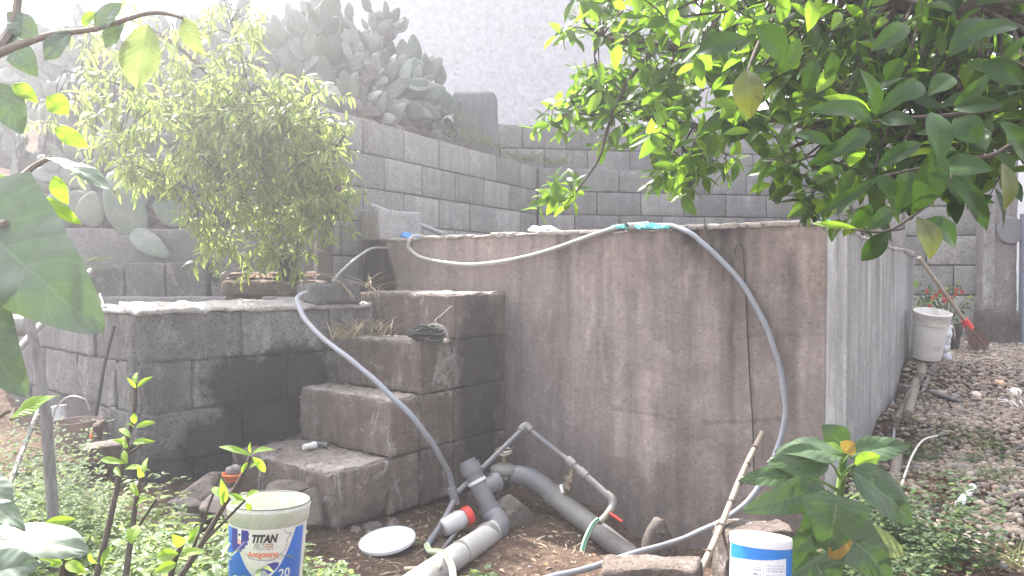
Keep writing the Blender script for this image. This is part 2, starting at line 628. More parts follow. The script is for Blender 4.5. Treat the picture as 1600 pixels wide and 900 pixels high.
m, t, b = nt('soil')
v = coords(t, kind='World', rnd=False)
c = mix(t, mapr(t, noise_n(t, v, 3, 8, .7), .35, .65), (.13, .085, .062), (.075, .05, .038))
c = mix(t, mapr(t, noise_n(t, v, 22, 8, .75), .5, .68), c, (.24, .18, .14))
vo = N(t, 'ShaderNodeTexVoronoi', Scale=45.0)
t.links.new(v, vo.inputs['Vector'])
c = mix(t, mapr(t, vo.outputs['Distance'], .05, .3, .5, 0), c, (.04, .028, .02))
t.links.new(c, b.inputs['Base Color'])
b.inputs['Roughness'].default_value = .95
b.inputs['Specular IOR Level'].default_value = .15
bump(t, b, math_n(t, 'ADD', noise_n(t, v, 25, 8, .75), math_n(t, 'MULTIPLY', vo.outputs['Distance'], .5)), 1.0, .03)
M_soil = m

LG = dict()
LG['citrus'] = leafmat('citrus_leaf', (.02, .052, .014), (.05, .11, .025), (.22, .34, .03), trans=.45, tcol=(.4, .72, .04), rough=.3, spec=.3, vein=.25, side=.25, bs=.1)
LG['citrus_o'] = leafmat('citrus_leaf_shaded', (.016, .042, .012), (.034, .07, .02), (.07, .13, .02), trans=.13, tcol=(.16, .36, .02), rough=.3, spec=.22, attr=False, vein=.3, side=.25, bs=.1)  # darker leaf copy, canopy shade painted into its colour
LG['olive'] = leafmat('old_citrus_leaf', (.07, .085, .02), (.07, .085, .02), None, trans=.25, tcol=(.3, .36, .03), rough=.35, attr=False, vein=.25, side=.25, bs=.1)
LG['shrub'] = leafmat('willowy_leaf', (.08, .125, .035), (.2, .26, .08), (.36, .42, .12), trans=.46, tcol=(.6, .75, .16), rough=.36, vein=.15, spec=.4)
LG['shrub_o'] = leafmat('willowy_leaf_near', (.08, .125, .035), (.2, .26, .08), (.36, .42, .12), trans=.46, tcol=(.6, .75, .16), rough=.36, vein=.15, spec=.4, attr=False)
LG['broad'] = leafmat('broad_leaf', (.042, .082, .036), (.062, .11, .045), None, trans=.16, tcol=(.25, .5, .05), rough=.38, vein=.55, nveins=7, attr=False, veincol=(.2, .27, .14), bs=.45, side=.5)
LG['velvet'] = leafmat('velvet_leaf', (.11, .15, .115), (.13, .17, .13), None, trans=.16, tcol=(.25, .45, .08), rough=.45, vein=.4, nveins=6, attr=False, veincol=(.2, .26, .19), bs=.35, spec=.5)
LG['lime'] = leafmat('young_leaf', (.14, .26, .03), (.24, .36, .05), None, trans=.5, tcol=(.5, .8, .04), rough=.4, attr=False)
LG['lime_big'] = leafmat('thin_broad_leaf', (.17, .23, .09), (.22, .27, .1), None, trans=.42, tcol=(.42, .52, .15), rough=.5, vein=.5, attr=False)
LG['yellow'] = leafmat('yellow_leaf', (.4, .27, .05), (.35, .2, .06), None, trans=.4, tcol=(.6, .4, .05), rough=.5, attr=False)
LG['weed'] = leafmat('weed_leaf', (.09, .15, .05), (.2, .27, .11), (.3, .38, .06), trans=.35, tcol=(.4, .6, .08), rough=.28, vein=.2, spec=.7)
LG['herb'] = leafmat('herb_leaf', (.07, .12, .055), (.13, .19, .08), (.2, .26, .08), trans=.35, tcol=(.35, .5, .08), rough=.5, vein=0)
LG['dark_herb'] = leafmat('dark_herb_leaf', (.035, .07, .028), (.07, .115, .04), (.12, .18, .05), trans=.3, tcol=(.2, .38, .05), rough=.5, vein=0)
LG['dry'] = leafmat('dry_leaf', (.22, .15, .1), (.36, .28, .2), (.4, .2, .1), trans=.1, tcol=(.4, .25, .1), rough=.8, vein=0)
LG['straw'] = leafmat('dry_straw', (.36, .3, .2), (.5, .42, .3), (.2, .22, .1), trans=.2, tcol=(.4, .35, .2), rough=.8, vein=0)
LG['grass'] = leafmat('grass_blade', (.09, .14, .045), (.17, .23, .09), (.35, .3, .17), trans=.3, tcol=(.3, .45, .08), rough=.6, vein=0)
LG['flower'] = leafmat('red_petal', (.4, .025, .02), (.5, .05, .03), None, trans=.3, tcol=(.9, .1, .05), rough=.5, vein=0, attr=False)
LG['ochre'] = leafmat('orange_litter', (.38, .2, .1), (.5, .3, .16), (.3, .14, .07), trans=.15, tcol=(.5, .25, .1), rough=.8, vein=0)

m, t, b = nt('cactus_pad')
v = coords(t)
oi = t.nodes.new('ShaderNodeObjectInfo')
c = mix(t, oi.outputs['Random'], (.11, .16, .125), (.2, .215, .19))
c = mix(t, mapr(t, noise_n(t, v, 5, 6, .7), .48, .7, 0, .7), c, (.26, .24, .22))
vo = N(t, 'ShaderNodeTexVoronoi', Scale=21.0)
t.links.new(v, vo.inputs['Vector'])
c = mix(t, mapr(t, vo.outputs['Distance'], .05, .14, .8, 0), c, (.36, .33, .26))
t.links.new(c, b.inputs['Base Color'])
b.inputs['Roughness'].default_value = .5
bump(t, b, mapr(t, vo.outputs['Distance'], .04, .18, 1, 0), .5, .01)
M_cactus = m
m, t, b = nt('dead_cactus')
v = coords(t)
c = mix(t, mapr(t, noise_n(t, v, 7, 8, .7, .8), .35, .65), (.25, .235, .23), (.1, .09, .09))
t.links.new(c, b.inputs['Base Color'])
b.inputs['Roughness'].default_value = .8
bump(t, b, noise_n(t, v, 16, 8, .7, .8), .9, .02)
M_dead = m

# ------------------------------------------------------------------ ground
def warp(n, lo, hi, dense_lo, dense_hi, step):
    a = list(np.arange(dense_lo, dense_hi + 1e-6, step))
    k = 1
    out_lo, out_hi = [], []
    x, s_ = dense_hi, step
    while x < hi:
        s_ *= 1.35
        x += s_
        out_hi.append(min(x, hi))
    x, s_ = dense_lo, step
    while x > lo:
        s_ *= 1.35
        x -= s_
        out_lo.append(max(x, lo))
    return np.array(list(reversed(out_lo)) + a + out_hi)


xs = warp(0, -60, 60, -4.2, 5.2, .06)
ys = warp(0, -30, 90, .5, 8.0, .06)
gx, gy = np.meshgrid(xs, ys)
gzv = ground_np(gx, gy)
mb = MB()
nx_, ny_ = len(xs), len(ys)
for j in range(ny_):
    for i in range(nx_):
        x, y = gx[j, i], gy[j, i]
        z = gzv[j, i] + 0.02 * mn.noise(Vector((x * 2.3, y * 2.3, 0))) + 0.008 * mn.noise(Vector((x * 9, y * 9, 3)))
        mb.v.append((x, y, z))
for j in range(ny_ - 1):
    for i in range(nx_ - 1):
        a = j * nx_ + i
        mb.f.append((a, a + 1, a + nx_ + 1, a + nx_))
mb.build('ground', M_soil, None, kind='structure')

# ------------------------------------------------------------------ block walls
def block_template(name, L, T, H, mat, seg=(5, 2, 3), amp=.006, seed=0, bev=.006):
    me = MB().rbox((0, 0, 0), (L, 0, 0), (0, T, 0), (0, 0, H), seg, bev, amp, 9, seed)
    o = me.build(name, mat)
    data = o.data
    # vertices back to a corner origin
    off = o.location.copy()
    data.transform(Matrix.Translation(off))
    bpy.data.objects.remove(o)
    return data


def lay_wall(parent, p0, p1, z0, z1, L, H, T, mat, J=.016, first=0.0, amp=.006, seg=(5, 2, 3), name='block', jit=.004, mortar=True, nvar=5, skip=None):
    """blocks on the line p0->p1, front face towards the right-hand side of the direction"""
    p0, p1 = Vector(p0), Vector(p1)
    u = (p1 - p0)
    length = u.length
    u.normalize()
    ang = math.atan2(u.y, u.x)
    temps = [block_template(name, L - J, T, H - J, mat, seg, amp, 3.3 * k + random.random() * 9) for k in range(nvar)]
    base = root_loc(parent)
    z = z1
    row = 0
    while z > z0 + .02:
        h = min(H, z - z0)
        x = -((first + row * .5) % 1.0) * L
        while x < length - .03:
            a, b_ = max(x, 0), min(x + L, length)
            if b_ - a > .04 and not (skip and skip(a, b_, z - h, z)):
                o = bpy.data.objects.new(name, random.choice(temps))
                scn.collection.objects.link(o)
                o.parent = parent
                q = Vector((p0.x, p0.y, 0)) + u * (a + J / 2)
                nrm = Vector((u.y, -u.x, 0))
                q += nrm * random.uniform(-jit, jit)
                o.location = Vector((q.x, q.y, z - h + J / 2)) - base
                o.rotation_euler = (random.uniform(-.004, .004), random.uniform(-.004, .004), ang)
                o.scale = ((b_ - a - J) / (L - J), 1, (h - J) / (H - J))
            x += L
        z -= H
        row += 1
    if mortar:
        nrm = Vector((u.y, -u.x, 0))
        o_ = Vector((p0.x, p0.y, z0)) - nrm * (.022 if mortar == 'same' else .013)
        MB().rbox(o_, u * length, -nrm * (T - .033), Vector((0, 0, z1 - z0 - .012)), (int(length / .12), 1, int((z1 - z0) / .12)), .005, .006, 8, 1).build('mortar', mat if mortar == 'same' else M_mortar, parent)


# oblique back wall
W1a, W1b = P(520, 200, 6.25), P(839, 258, 9.66)
w = thing('block_wall', 'bare grey block wall running back obliquely below the prickly pears', 'block wall', (W1a.x, W1a.y, .6))
lay_wall(w, (W1a.x, W1a.y, 0), (W1b.x, W1b.y, 0), .55, 2.69, .6, .3, .2, M_wall, first=.35)
# frontal back wall
W2b = P(1262, 300, 10.4)
w2 = thing('block_wall', 'long straight grey block wall across the back, behind the citrus leaves', 'block wall', (W1b.x, W1b.y, .6))
lay_wall(w2, (W1b.x + .02, W1b.y, 0), (W2b.x, W2b.y, 0), .6, 2.69, .6, .3, .2, M_wall, first=.2)
W3b = P(1415, 300, 7.75)
w3 = thing('block_wall', 'short weathered block wall joining the plastered pillar behind the broom', 'block wall', (W2b.x, W2b.y, .6))
lay_wall(w3, (W2b.x + .02, W2b.y, 0), (W3b.x, W3b.y, 0), .6, 2.99, .6, .3, .2, M_wall, first=.2)
W4b = P(1541, 300, 7.55)
lay_wall(w3, (W3b.x, W3b.y, 0), (W4b.x, W4b.y, 0), .6, 2.92, .5, .3, .2, M_wall, first=.6)
up0, up1 = P(778, 200, 10.1), P(1300, 200, 10.85)
w5 = thing('upper_block_wall', 'weathered block wall set back above the straight one, weeds along its foot', 'block wall', (up0.x, up0.y, 2.3))
lay_wall(w5, (up0.x, up0.y, 0), (up1.x, up1.y, 0), 2.35, 3.33, .6, .32, .2, M_wall, first=.45)

# plastered pillar at the right
pb = P(1541, 500, 7.4)
pl = thing('plastered_pillar', 'tall plastered pillar at the end of the block wall with a pale mortar strip', 'pillar', (pb.x, pb.y, .6))
MB().rbox((pb.x, pb.y, .95), (.30, 0, 0), (0, .32, 0), (0, 0, 2.2), (6, 4, 30), .015, .008, 6, 2).build('shaft', M_pier, pl)
MB().rbox((pb.x - .012, pb.y - .05, .55), (.36, 0, 0), (0, .42, 0), (0, 0, .42), (6, 4, 6), .02, .012, 6, 5).build('footing', M_stone, pl)
MB().rbox((pb.x - .02, pb.y - .012, .97), (.09, 0, 0), (0, .05, 0), (0, 0, 2.1), (3, 1, 40), .01, .012, 9, 8).build('mortar_strip', M_piershift, pl)
Md = Matrix.Translation(P(1578, 360, 7.39)) @ Matrix.Rotation(R(90), 4, 'X')
MB().lathe([(.0, .0), (.125, .0), (.135, .008), (.125, .02), (0, .02)], Md, 28).build('round_patch', plastic('grey_patch', (.2, .19, .2), .7, .2), pl, smooth=True)
# metal gate edge
gp = P(1597, 480, 7.35)
gt = thing('metal_gate', 'blue grey metal gate panel right of the plastered pillar', 'gate', (gp.x + .3, gp.y, .6))
MB().rbox((gp.x, gp.y, .55), (.9, 0, 0), (0, .03, 0), (0, 0, 1.33), (4, 1, 4), .004).build('panel', plastic('gate_paint', (.17, .19, .25), .5, .15), gt)
MB().rbox((gp.x - .004, gp.y - .02, .55), (.05, 0, 0), (0, .07, 0), (0, 0, 1.37), (1, 1, 6), .004).build('gate_frame', plastic('gate_frame_paint', (.2, .22, .28), .5, .15), gt)

# ------------------------------------------------------------------ far buildings
bl = thing('rendered_building', 'large pale stucco building wall rising behind the block walls', 'building', (0, 13, 0))
MB().rbox((-6.5, 13, 0), (9.65, 0, 0), (0, 5, 0), (0, 0, 18), (20, 4, 24), .02, .01, 2).build('wall', M_stucco, bl)  # unseen height and left end shaped to shade the gravel bank
MB().rbox((-6.6, 12.88, 18.002), (9.85, 0, 0), (0, 5.2, 0), (0, 0, .15), (8, 4, 1), .02).build('parapet', M_plaster, bl)
b2 = thing('stair_tower', 'lilac grey wall with a slanted edge glimpsed through the citrus leaves', 'building', (3.6, 12.2, 0))
q = [P(1076, 110, 12.2), P(1130, 110, 12.2), P(1168, 225, 12.2)]
V = [(q[0].x, 12.2, .5), (q[2].x + .6, 12.2, .5), (q[2].x, 12.2, q[2].z), (q[1].x, 12.2, q[1].z), (q[0].x, 12.2, q[0].z)]
V2 = [(x, y + .7, z) for x, y, z in V]
MB().add(V + V2, [(0, 1, 2, 3, 4), (9, 8, 7, 6, 5), (0, 5, 6, 1), (1, 6, 7, 2), (2, 7, 8, 3), (3, 8, 9, 4), (4, 9, 5, 0)]).build('wall', M_lilac, b2, smooth=False)
b3 = thing('white_house', 'bright white house wall far behind the right part of the block wall', 'building', (10, 17, 0))
MB().rbox((3.4, 17, 0), (16, 0, 0), (0, 5, 0), (0, 0, 4.6), (6, 2, 3), .03).build('wall', M_white, b3)
MB().rbox((3.2, 16.8, 4.602), (16.4, 0, 0), (0, 5.4, 0), (0, 0, .18), (6, 2, 1), .02).build('roof', M_plaster, b3)

# concrete pier behind cacti
pc = P(706, 190, 9.3)
MB().rbox((pc.x, 9.3, 2.3), (.52, 0, 0), (.05, .4, 0), (0, 0, 1.27), (5, 4, 8), .05, .02, 4, 3).build(
    'concrete_pier', M_plaster, None, label='low grey concrete pier behind the prickly pears, against the stucco wall', cat='pier')

# ------------------------------------------------------------------ tank
tk = thing('water_tank', 'large rectangular concrete water tank with streaked brown grey render', 'water tank', (TA.x, TA.y, -.4))
LEN = 4.56


def fbm(x, y, z, o=4):
    s, a = 0, .5
    for _ in range(o):
        s += a * mn.noise(Vector((x, y, z)))
        x, y, z, a = x * 2.1, y * 2.1, z * 2.1, a * .55
    return s


def t_of(px):      # tank front abscissa for a photo column
    k = (px - 800) / F_PX
    return (TA.x - k * TA.y) / (.7866 + k * .6175)


drips = []
for px, top, ln, wd, dk in [(872, 0, .42, .035, .45), (885, 0, .5, .03, .5), (905, 0, .3, .035, .5), (912, 0, .15, .05, .6), (1062, 0, .32, .1, .72), (1080, 0, .6, .05, .5), (1130, 0, .55, .07, .5),
                            (1105, 0, .38, .09, .7), (1150, 0, .26, .08, .75), (1085, 0, .22, .16, .6), (1020, 0, .12, .03, .4), (833, 0, .2, .01, .7), (1236, .1, 1.0, .06, .3), (745, 0, .22, .02, .3), (1190, 0, .9, .09, .3), (1145, .25, 1.5, .02, .35)]:
    drips.append((t_of(px), top, ln, wd, dk))
whites = []
for px, top, ln, wd, st in [(945, .12, .9, .016, .5), (925, .3, .5, .02, .35), (1000, .1, .5, .02, .25), (1258, .1, 1.2, .02, .3), (858, .5, .6, .012, .3), (1070, .1, .35, .03, .4), (1035, .7, .8, .05, .3), (1008, .9, .7, .06, .35),
                            (835, .1, .9, .04, .2), (968, .2, 1.3, .05, .22), (1095, .3, 1.4, .05, .2)]:
    whites.append((t_of(px), top, ln, wd, st))


def stain_front(t_, z):
    g = 1.0 + .42 * fbm(t_ * 1.7, z * .8, 3) + .40 * fbm(t_ * 6, z * .5, 7) + .2 * fbm(t_ * 26, z * 1.6, 9) + .2 * fbm(t_ * 4, z * 5, 12)
    dz = TANK_TOP - z
    wob = .04 * fbm(z * 4, t_, 5)
    warm = 0
    for (c, top, ln, wd, dk) in drips:
        x = (t_ - c + wob) / wd
        if abs(x) < 2.2 and dz > top - .05:
            f = math.exp(-x * x) * max(0, 1 - (dz - top) / ln) ** .7 if dz - top < ln else 0
            g *= 1 - min(.8, dk * 1.4) * f * max(0, .75 + 1.3 * fbm(t_ * 16, z * 3.5, 1))
    lift = 0
    for (c, top, ln, wd, st) in whites:
        x = (t_ - c + wob * 1.6 + .05 * fbm(z * 2, 3, c)) / wd
        if abs(x) < 2.2 and top < dz < top + ln:
            lift += 1.5 * st * math.exp(-x * x) * (.55 + .9 * fbm(t_ * 14, z * 7, 4))
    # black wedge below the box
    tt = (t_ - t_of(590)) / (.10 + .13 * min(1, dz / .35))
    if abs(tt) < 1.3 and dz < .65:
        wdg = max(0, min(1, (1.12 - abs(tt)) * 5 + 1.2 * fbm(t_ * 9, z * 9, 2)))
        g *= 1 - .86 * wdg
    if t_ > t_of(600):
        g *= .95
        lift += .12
    # damp band near the left junction; darker towards the foot
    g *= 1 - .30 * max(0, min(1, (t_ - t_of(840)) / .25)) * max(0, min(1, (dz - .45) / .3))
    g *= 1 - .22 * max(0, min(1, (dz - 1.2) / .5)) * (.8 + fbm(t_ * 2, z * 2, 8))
    for (za, zb, ta_, tb_, dk) in ((1.0, .98, t_of(1292), t_of(1160), .18), (.42, .44, t_of(1060), t_of(960), .3), (.5, .42, t_of(1230), t_of(1100), .25)):
        lo, hi = min(ta_, tb_), max(ta_, tb_)
        if lo < t_ < hi:
            zc = za + (zb - za) * (t_ - lo) / (hi - lo) + .02 * fbm(t_ * 8, za, 2)
            if abs(z - zc) < .011: g *= 1 - dk
    if t_of(1045) < t_ < t_of(962) and .12 < z < .43 + .02 * fbm(t_ * 6, 0, 1): lift += .10
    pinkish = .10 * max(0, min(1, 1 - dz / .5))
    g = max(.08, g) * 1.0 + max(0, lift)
    return (g * (1.0 + pinkish * .8), g * (1.0 + pinkish * .25), g * (1.02), 1)


def grid_panel(o, ax, az_fn, n, mrows, thick, out, stain=None, wav=.006, seed=0, zbot=-.55):
    """a wall panel: front face is a fine grid; o start, ax unit dir, out = outward normal"""
    mb = MB()
    L_, cols = n
    nc = int(L_ / cols)
    col = []
    for j in range(mrows + 1):
        for i in range(nc + 1):
            a = L_ * i / nc
            top = az_fn(a)
            z = top + (zbot - top) * j / mrows
            e = wav * fbm(a * 1.5 + seed, z * 1.5, 1, 3) + wav * .25 * fbm(a * 12, z * 12, seed, 2)
            p = Vector(o) + Vector(ax) * a + Vector(out) * e
            mb.v.append((p.x, p.y, z))
            col.append(stain(a, z) if stain else (1, 1, 1, 1))
    for j in range(mrows):
        for i in range(nc):
            k = j * (nc + 1) + i
            mb.f.append((k, k + 1, k + nc + 2, k + nc + 1))
    # back and edges
    b0 = len(mb.v)
    for i in range(nc + 1):
        a = L_ * i / nc
        p = Vector(o) + Vector(ax) * a - Vector(out) * thick
        mb.v.append((p.x, p.y, az_fn(a)))
        col.append((1, 1, 1, 1))
    for i in range(nc + 1):
        a = L_ * i / nc
        p = Vector(o) + Vector(ax) * a - Vector(out) * thick
        mb.v.append((p.x, p.y, zbot))
        col.append((1, 1, 1, 1))
    for i in range(nc):
        mb.f.append((i + 1, i, b0 + i, b0 + i + 1))
        mb.f.append((b0 + i + 1, b0 + i, b0 + nc + 1 + i, b0 + nc + 2 + i))
    for i in (0, nc):
        ed = [j * (nc + 1) + i for j in range(mrows + 1)] + [b0 + nc + 1 + i, b0 + i]
        mb.f.append(tuple(ed if i == 0 else reversed(ed)))
    mb.col = col
    return mb


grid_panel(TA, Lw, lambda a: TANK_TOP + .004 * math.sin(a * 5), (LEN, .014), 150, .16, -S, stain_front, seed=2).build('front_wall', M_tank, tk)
SLEN = 2.45


def side_top(a):
    return TANK_TOP - .003 - .137 * a / SLEN


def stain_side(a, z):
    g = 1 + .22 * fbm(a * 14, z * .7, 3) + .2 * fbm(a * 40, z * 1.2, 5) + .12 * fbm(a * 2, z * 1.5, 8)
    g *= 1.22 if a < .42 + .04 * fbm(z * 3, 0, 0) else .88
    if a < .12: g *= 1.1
    dz = side_top(a) - z
    for c, ln, wd, dk in ((.2, .25, .012, .7), (1.2, .5, .05, .35), (1.65, .35, .06, .35), (2.3, 1.0, .14, .45), (.75, .3, .03, .3), (.95, .8, .03, -.35), (1.3, .9, .03, -.35), (1.75, .8, .03, -.25)):
        x = (a - c) / wd
        if abs(x) < 2.2 and dz < ln: g *= 1 - dk * math.exp(-x * x) * (1 - dz / ln) ** .5
    g = max(.15, g)
    return (g, g, g, 1)


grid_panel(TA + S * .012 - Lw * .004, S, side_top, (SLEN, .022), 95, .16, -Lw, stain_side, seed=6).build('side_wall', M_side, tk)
mb = MB()
pA = TA + S * SLEN
mb.rbox((pA.x, pA.y, -.3), Lw * 4.4, -S * .15, (0, 0, 1.75), (10, 1, 6), .01, .004, 3)
mb.build('back_wall', M_plaster, tk)
mb = MB()
mb.rbox(TA + S * .16 + Lw * .16 + Vector((0, 0, 1.1)), Lw * 4.2, S * 2.1, (0, 0, .06), (4, 4, 1), .01)
mb.build('water', plastic('tank_water', (.02, .03, .025), .08, 0), tk)


# broken mortar cap on the rim
def cap(o, ax, side, segs, zf, w0=.17, proud=.012, h=.022, mat=None, parent=None, name='mortar_cap', seed=0):
    for (a0, a1, hh) in segs:
        mb = MB()
        def fn(p, a0=a0):
            return p
        n = max(3, int((a1 - a0) / .03))
        q = Vector(o) + Vector(ax) * a0 - Vector(side) * -proud
        z = zf((a0 + a1) / 2)
        dzs = zf(a1) - zf(a0)
        mb.rbox((q.x, q.y, zf(a0) - .006), Vector(ax) * (a1 - a0) + Vector((0, 0, dzs)), -Vector(side) * (w0 + proud), (0, 0, hh), (n, 4, 2), .008, .011, 16, seed + a0)
        mb.build(name, mat, parent)


segs = []
a = .02
while a < LEN - .95:
    l_ = random.uniform(.12, .38)
    hh = random.uniform(.018, .034)
    if t_of(1060) < a < t_of(960): hh = .014
    segs.append((a, min(a + l_, LEN - .93), hh))
    a += l_ + random.choice((.004, .01, .03))
cap(TA, Lw, -S, segs, lambda a: TANK_TOP, .17, .010, mat=M_cap, parent=tk, seed=2)
segs = []
a = .04
while a < SLEN:
    l_ = random.uniform(.08, .25)
    segs.append((a, min(a + l_, SLEN), random.uniform(.015, .045)))
    a += l_ + random.choice((.004, .015, .04))
cap(TA, S, -Lw, segs, side_top, .17, .010, mat=M_cap, parent=tk, seed=5)

# concrete box at the left end of the tank
q0 = TA + Lw * 3.62
bx = thing('inlet_box', 'smooth grey concrete box on the left end of the tank beside the shrub', 'concrete box', (q0.x, q0.y, 1.6))
MB().rbox((q0.x - S.x * .03, q0.y - S.y * .03, 1.622), Lw * .78, S * .5, (0, 0, .265), (12, 8, 6), .012, .006, 4, 3).build('box', concrete('box_render', (.45, .43, .42), (.35, .335, .33), (.52, .51, .5), grain=40, streak=.2, bs=.25, vary=0), bx)

# ------------------------------------------------------------------ stairs
st = thing('block_staircase', 'rough concrete block staircase of four steps against the tank', 'staircase', (O_ST.x - .6, O_ST.y - .8, -.2))
zl = [-.17] + ST_Z
Wst = 1.02
for k in range(4):                       # column k lies between u[k+1] and u[k]
    for j in range(k + 1):
        u0, u1 = ST_U[k + 1], ST_U[k]
        z0, z1 = zl[j], zl[j + 1]
        ext = {0: 1.0, 1: .99, 2: .98, 3: 1.15}[k]
        jj = .008
        o = O_ST - S * (u1 - jj / 2) + Vector((0, 0, z0 + (jj if j else 0)))
        prj = Lw * -.0 + Vector((0, 0, 0))
        off = random.uniform(-.008, .008)
        o = o - Lw * off
        low = (j == 0)
        def fn(p, k=k, j=j, z0=z0):
            if j == 0 and p.z < z0 + .12:
                dlt = (z0 + .12 - p.z)
                c = O_ST - S * 1.0 + Lw * .4
                vv = Vector((c.x - p.x, c.y - p.y, 0))
                p = p + vv.normalized() * dlt * (.35 + .3 * mn.noise(p * 5)) + Vector((0, 0, .05 * mn.noise(p * 6)))
            return p
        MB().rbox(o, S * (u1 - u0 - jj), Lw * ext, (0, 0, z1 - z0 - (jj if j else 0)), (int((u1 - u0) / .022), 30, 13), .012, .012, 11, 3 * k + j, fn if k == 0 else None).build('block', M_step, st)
# pale crust on each tread, sunlight painted into its colour
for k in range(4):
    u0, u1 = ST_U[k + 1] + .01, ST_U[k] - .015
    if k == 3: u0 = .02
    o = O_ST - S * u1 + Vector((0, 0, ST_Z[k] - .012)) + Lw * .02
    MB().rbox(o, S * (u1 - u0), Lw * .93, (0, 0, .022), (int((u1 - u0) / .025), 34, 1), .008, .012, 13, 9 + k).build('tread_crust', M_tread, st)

# ------------------------------------------------------------------ basin
bs_ = thing('block_basin', 'grey block basin wall with black damp stains left of the stairs', 'basin', (BK.x, BK.y, 0))
lay_wall(bs_, BK, BK + BA * 1.62, -.12, B_TOP, .63, B_H, .2, M_basin, mortar='same', J=.014, first=0.0, amp=.012, seg=(16, 3, 9), nvar=4, jit=.006)
lay_wall(bs_, BK + BB * 2.6, BK - BB * 0.0 + BA * .0 , -.12, B_TOP, .63, B_H, .2, M_basin, mortar='same', J=.014, first=.9, amp=.012, seg=(16, 3, 9), nvar=4, jit=.006)
# corner mortar
MB().rbox(BK + Vector((-.045, .02, -.1)), BA * .09, BB * .09, (0, 0, B_TOP + .09), (3, 3, 40), .03, .014, 8, 3).build('corner_mortar', M_basin, bs_)
nA = Vector((BA.y, -BA.x, 0))
MB().rbox(BK + nA * .02 - BA * .02 + Vector((0, 0, B_TOP - .008)), BA * 1.62, -nA * .42, (0, 0, .034), (60, 14, 2), .014, .016, 11, 4, lambda p: p + Vector((0, 0, .14 * max(0, -(p - BK).dot(nA)) * (1 - max(0, -(p - BK).dot(nA)) / .84)))).build('rim', M_rim, bs_)
nB = Vector((-BB.y, BB.x, 0))
nB = Vector((-.65, -.76, 0))
MB().rbox(BK + nB * .018 + Vector((0, 0, B_TOP - .010)), BB * 2.6, -nB * .3, (0, 0, .03), (60, 8, 2), .012, .014, 11, 14).build('rim', M_rim, bs_)
# far inner wall of the basin and floor
fb = P(60, 462, 6.75)
MB().rbox((fb.x, fb.y, .2), (3.6, .1, 0), (0, .16, 0), (0, 0, .93), (30, 2, 6), .02, .01, 5).build('inner_wall', M_plaster, bs_)
MB().rbox(BK + (BA + BB) * .3 + Vector((0, 0, .3)), BA * 1.25, BB * 2.2, (0, 0, .05), (4, 4, 1), .01).build('basin_floor', M_black, bs_)

# retaining wall under the hillside
ra, rb_ = P(40, 400, 7.0), P(500, 400, 7.05)
rw = thing('retaining_wall', 'low plastered retaining wall behind the basin, prickly pears on top', 'retaining wall', (ra.x, ra.y, 1.0))
MB().rbox((ra.x - 1.5, 7.0, .6), (rb_.x - ra.x + 1.5, .05, 0), (0, .25, 0), (0, 0, 1.16), (70, 3, 18), .02, .014, 5, 2).build('plaster_face', M_plaster, rw)
for (x0, x1, y0, y1) in ((195, 258, 411, 466), (259, 322, 410, 467), (135, 193, 418, 466)):
    a0, a1 = P(x0, y1, 6.88), P(x1, y0, 6.88)
    MB().rbox((a0.x + .004, 6.88, a0.z), (a1.x - a0.x - .008, 0, 0), (0, .11, 0), (0, 0, a1.z - a0.z), (12, 2, 8), .012, .01, 8, x0).build('block', M_basin, rw)
a0 = P(330, 467, 6.9)
MB().rbox((a0.x, 6.9, a0.z), (.3, 0, 0), (0, .1, 0), (0, 0, .42), (8, 2, 8), .02, .014, 8, 5).build('patch', M_plaster, rw)
MB().tube([P(336, 436, 6.9), P(336, 436, 6.84)], .03, 14).build('drain_hole_black', M_black, rw)  # solid black stub painted as the dark of a drain hole

# rusty ledge slab with soil
e0, e1 = P(346, 464, 5.95), P(492, 464, 5.85)
lg = thing('stone_ledge', 'rust stained stone slab covered in dry litter between basin and shrub', 'ledge', (e0.x, e0.y, 1.1))
MB().rbox((e0.x, e0.y, 1.165), (e1.x - e0.x, e1.y - e0.y, 0), (0, .7, 0), (0, 0, .115), (22, 12, 3), .02, .016, 8, 4).build('slab', M_rust, lg)
MB().rbox((e0.x + .02, e0.y + .02, .9), (.13, 0, 0), (0, .5, 0), (0, 0, .262), (3, 5, 5), .02, .012, 8, 7).build('support_stone', M_rust, lg)
mb = MB()
for i in range(26):
    mb.rock((e0.x + random.uniform(.02, .6), e0.y + random.uniform(.06, .6), 1.285 + random.uniform(0, .05)), (random.uniform(.03, .09), random.uniform(.03, .09), random.uniform(.015, .04)), 1, i * 1.3)
mb.build('soil_heap', M_rust, lg, kind='stuff')

# loose blocks and stones -------------------------------------------------
lb = BK + BA * 1.13
MB().rbox(lb + nA * .035 + Vector((0, 0, B_TOP + .026)), BA * .37, -nA * .3, (0, 0, .145), (16, 12, 7), .02, .016, 9, 4).build(
    'loose_block', M_basin, None, label='loose rough concrete block lying on the right end of the basin rim', cat='block')
bq = P(936, 889, 3.35)
MB().rbox((bq.x, bq.y, -.2), P(1092, 900, 3.25) - P(936, 900, 3.35), (.05, .18, 0), (0, 0, bq.z + .2), (18, 10, 10), .02, .016, 8, 8).build(
    'broken_block', M_step, None, label='broken brown concrete block at the bottom edge left of the white can', cat='block')
bq = P(1138, 826, 3.75)
MB().rbox((bq.x, bq.y, -.35), (.36, .03, 0), (-.03, .2, 0), (0, 0, bq.z + .33), (14, 8, 14), .02, .018, 8, 18).build(
    'upright_block', M_step, None, label='upright brown block half hidden behind the white and blue can', cat='block')
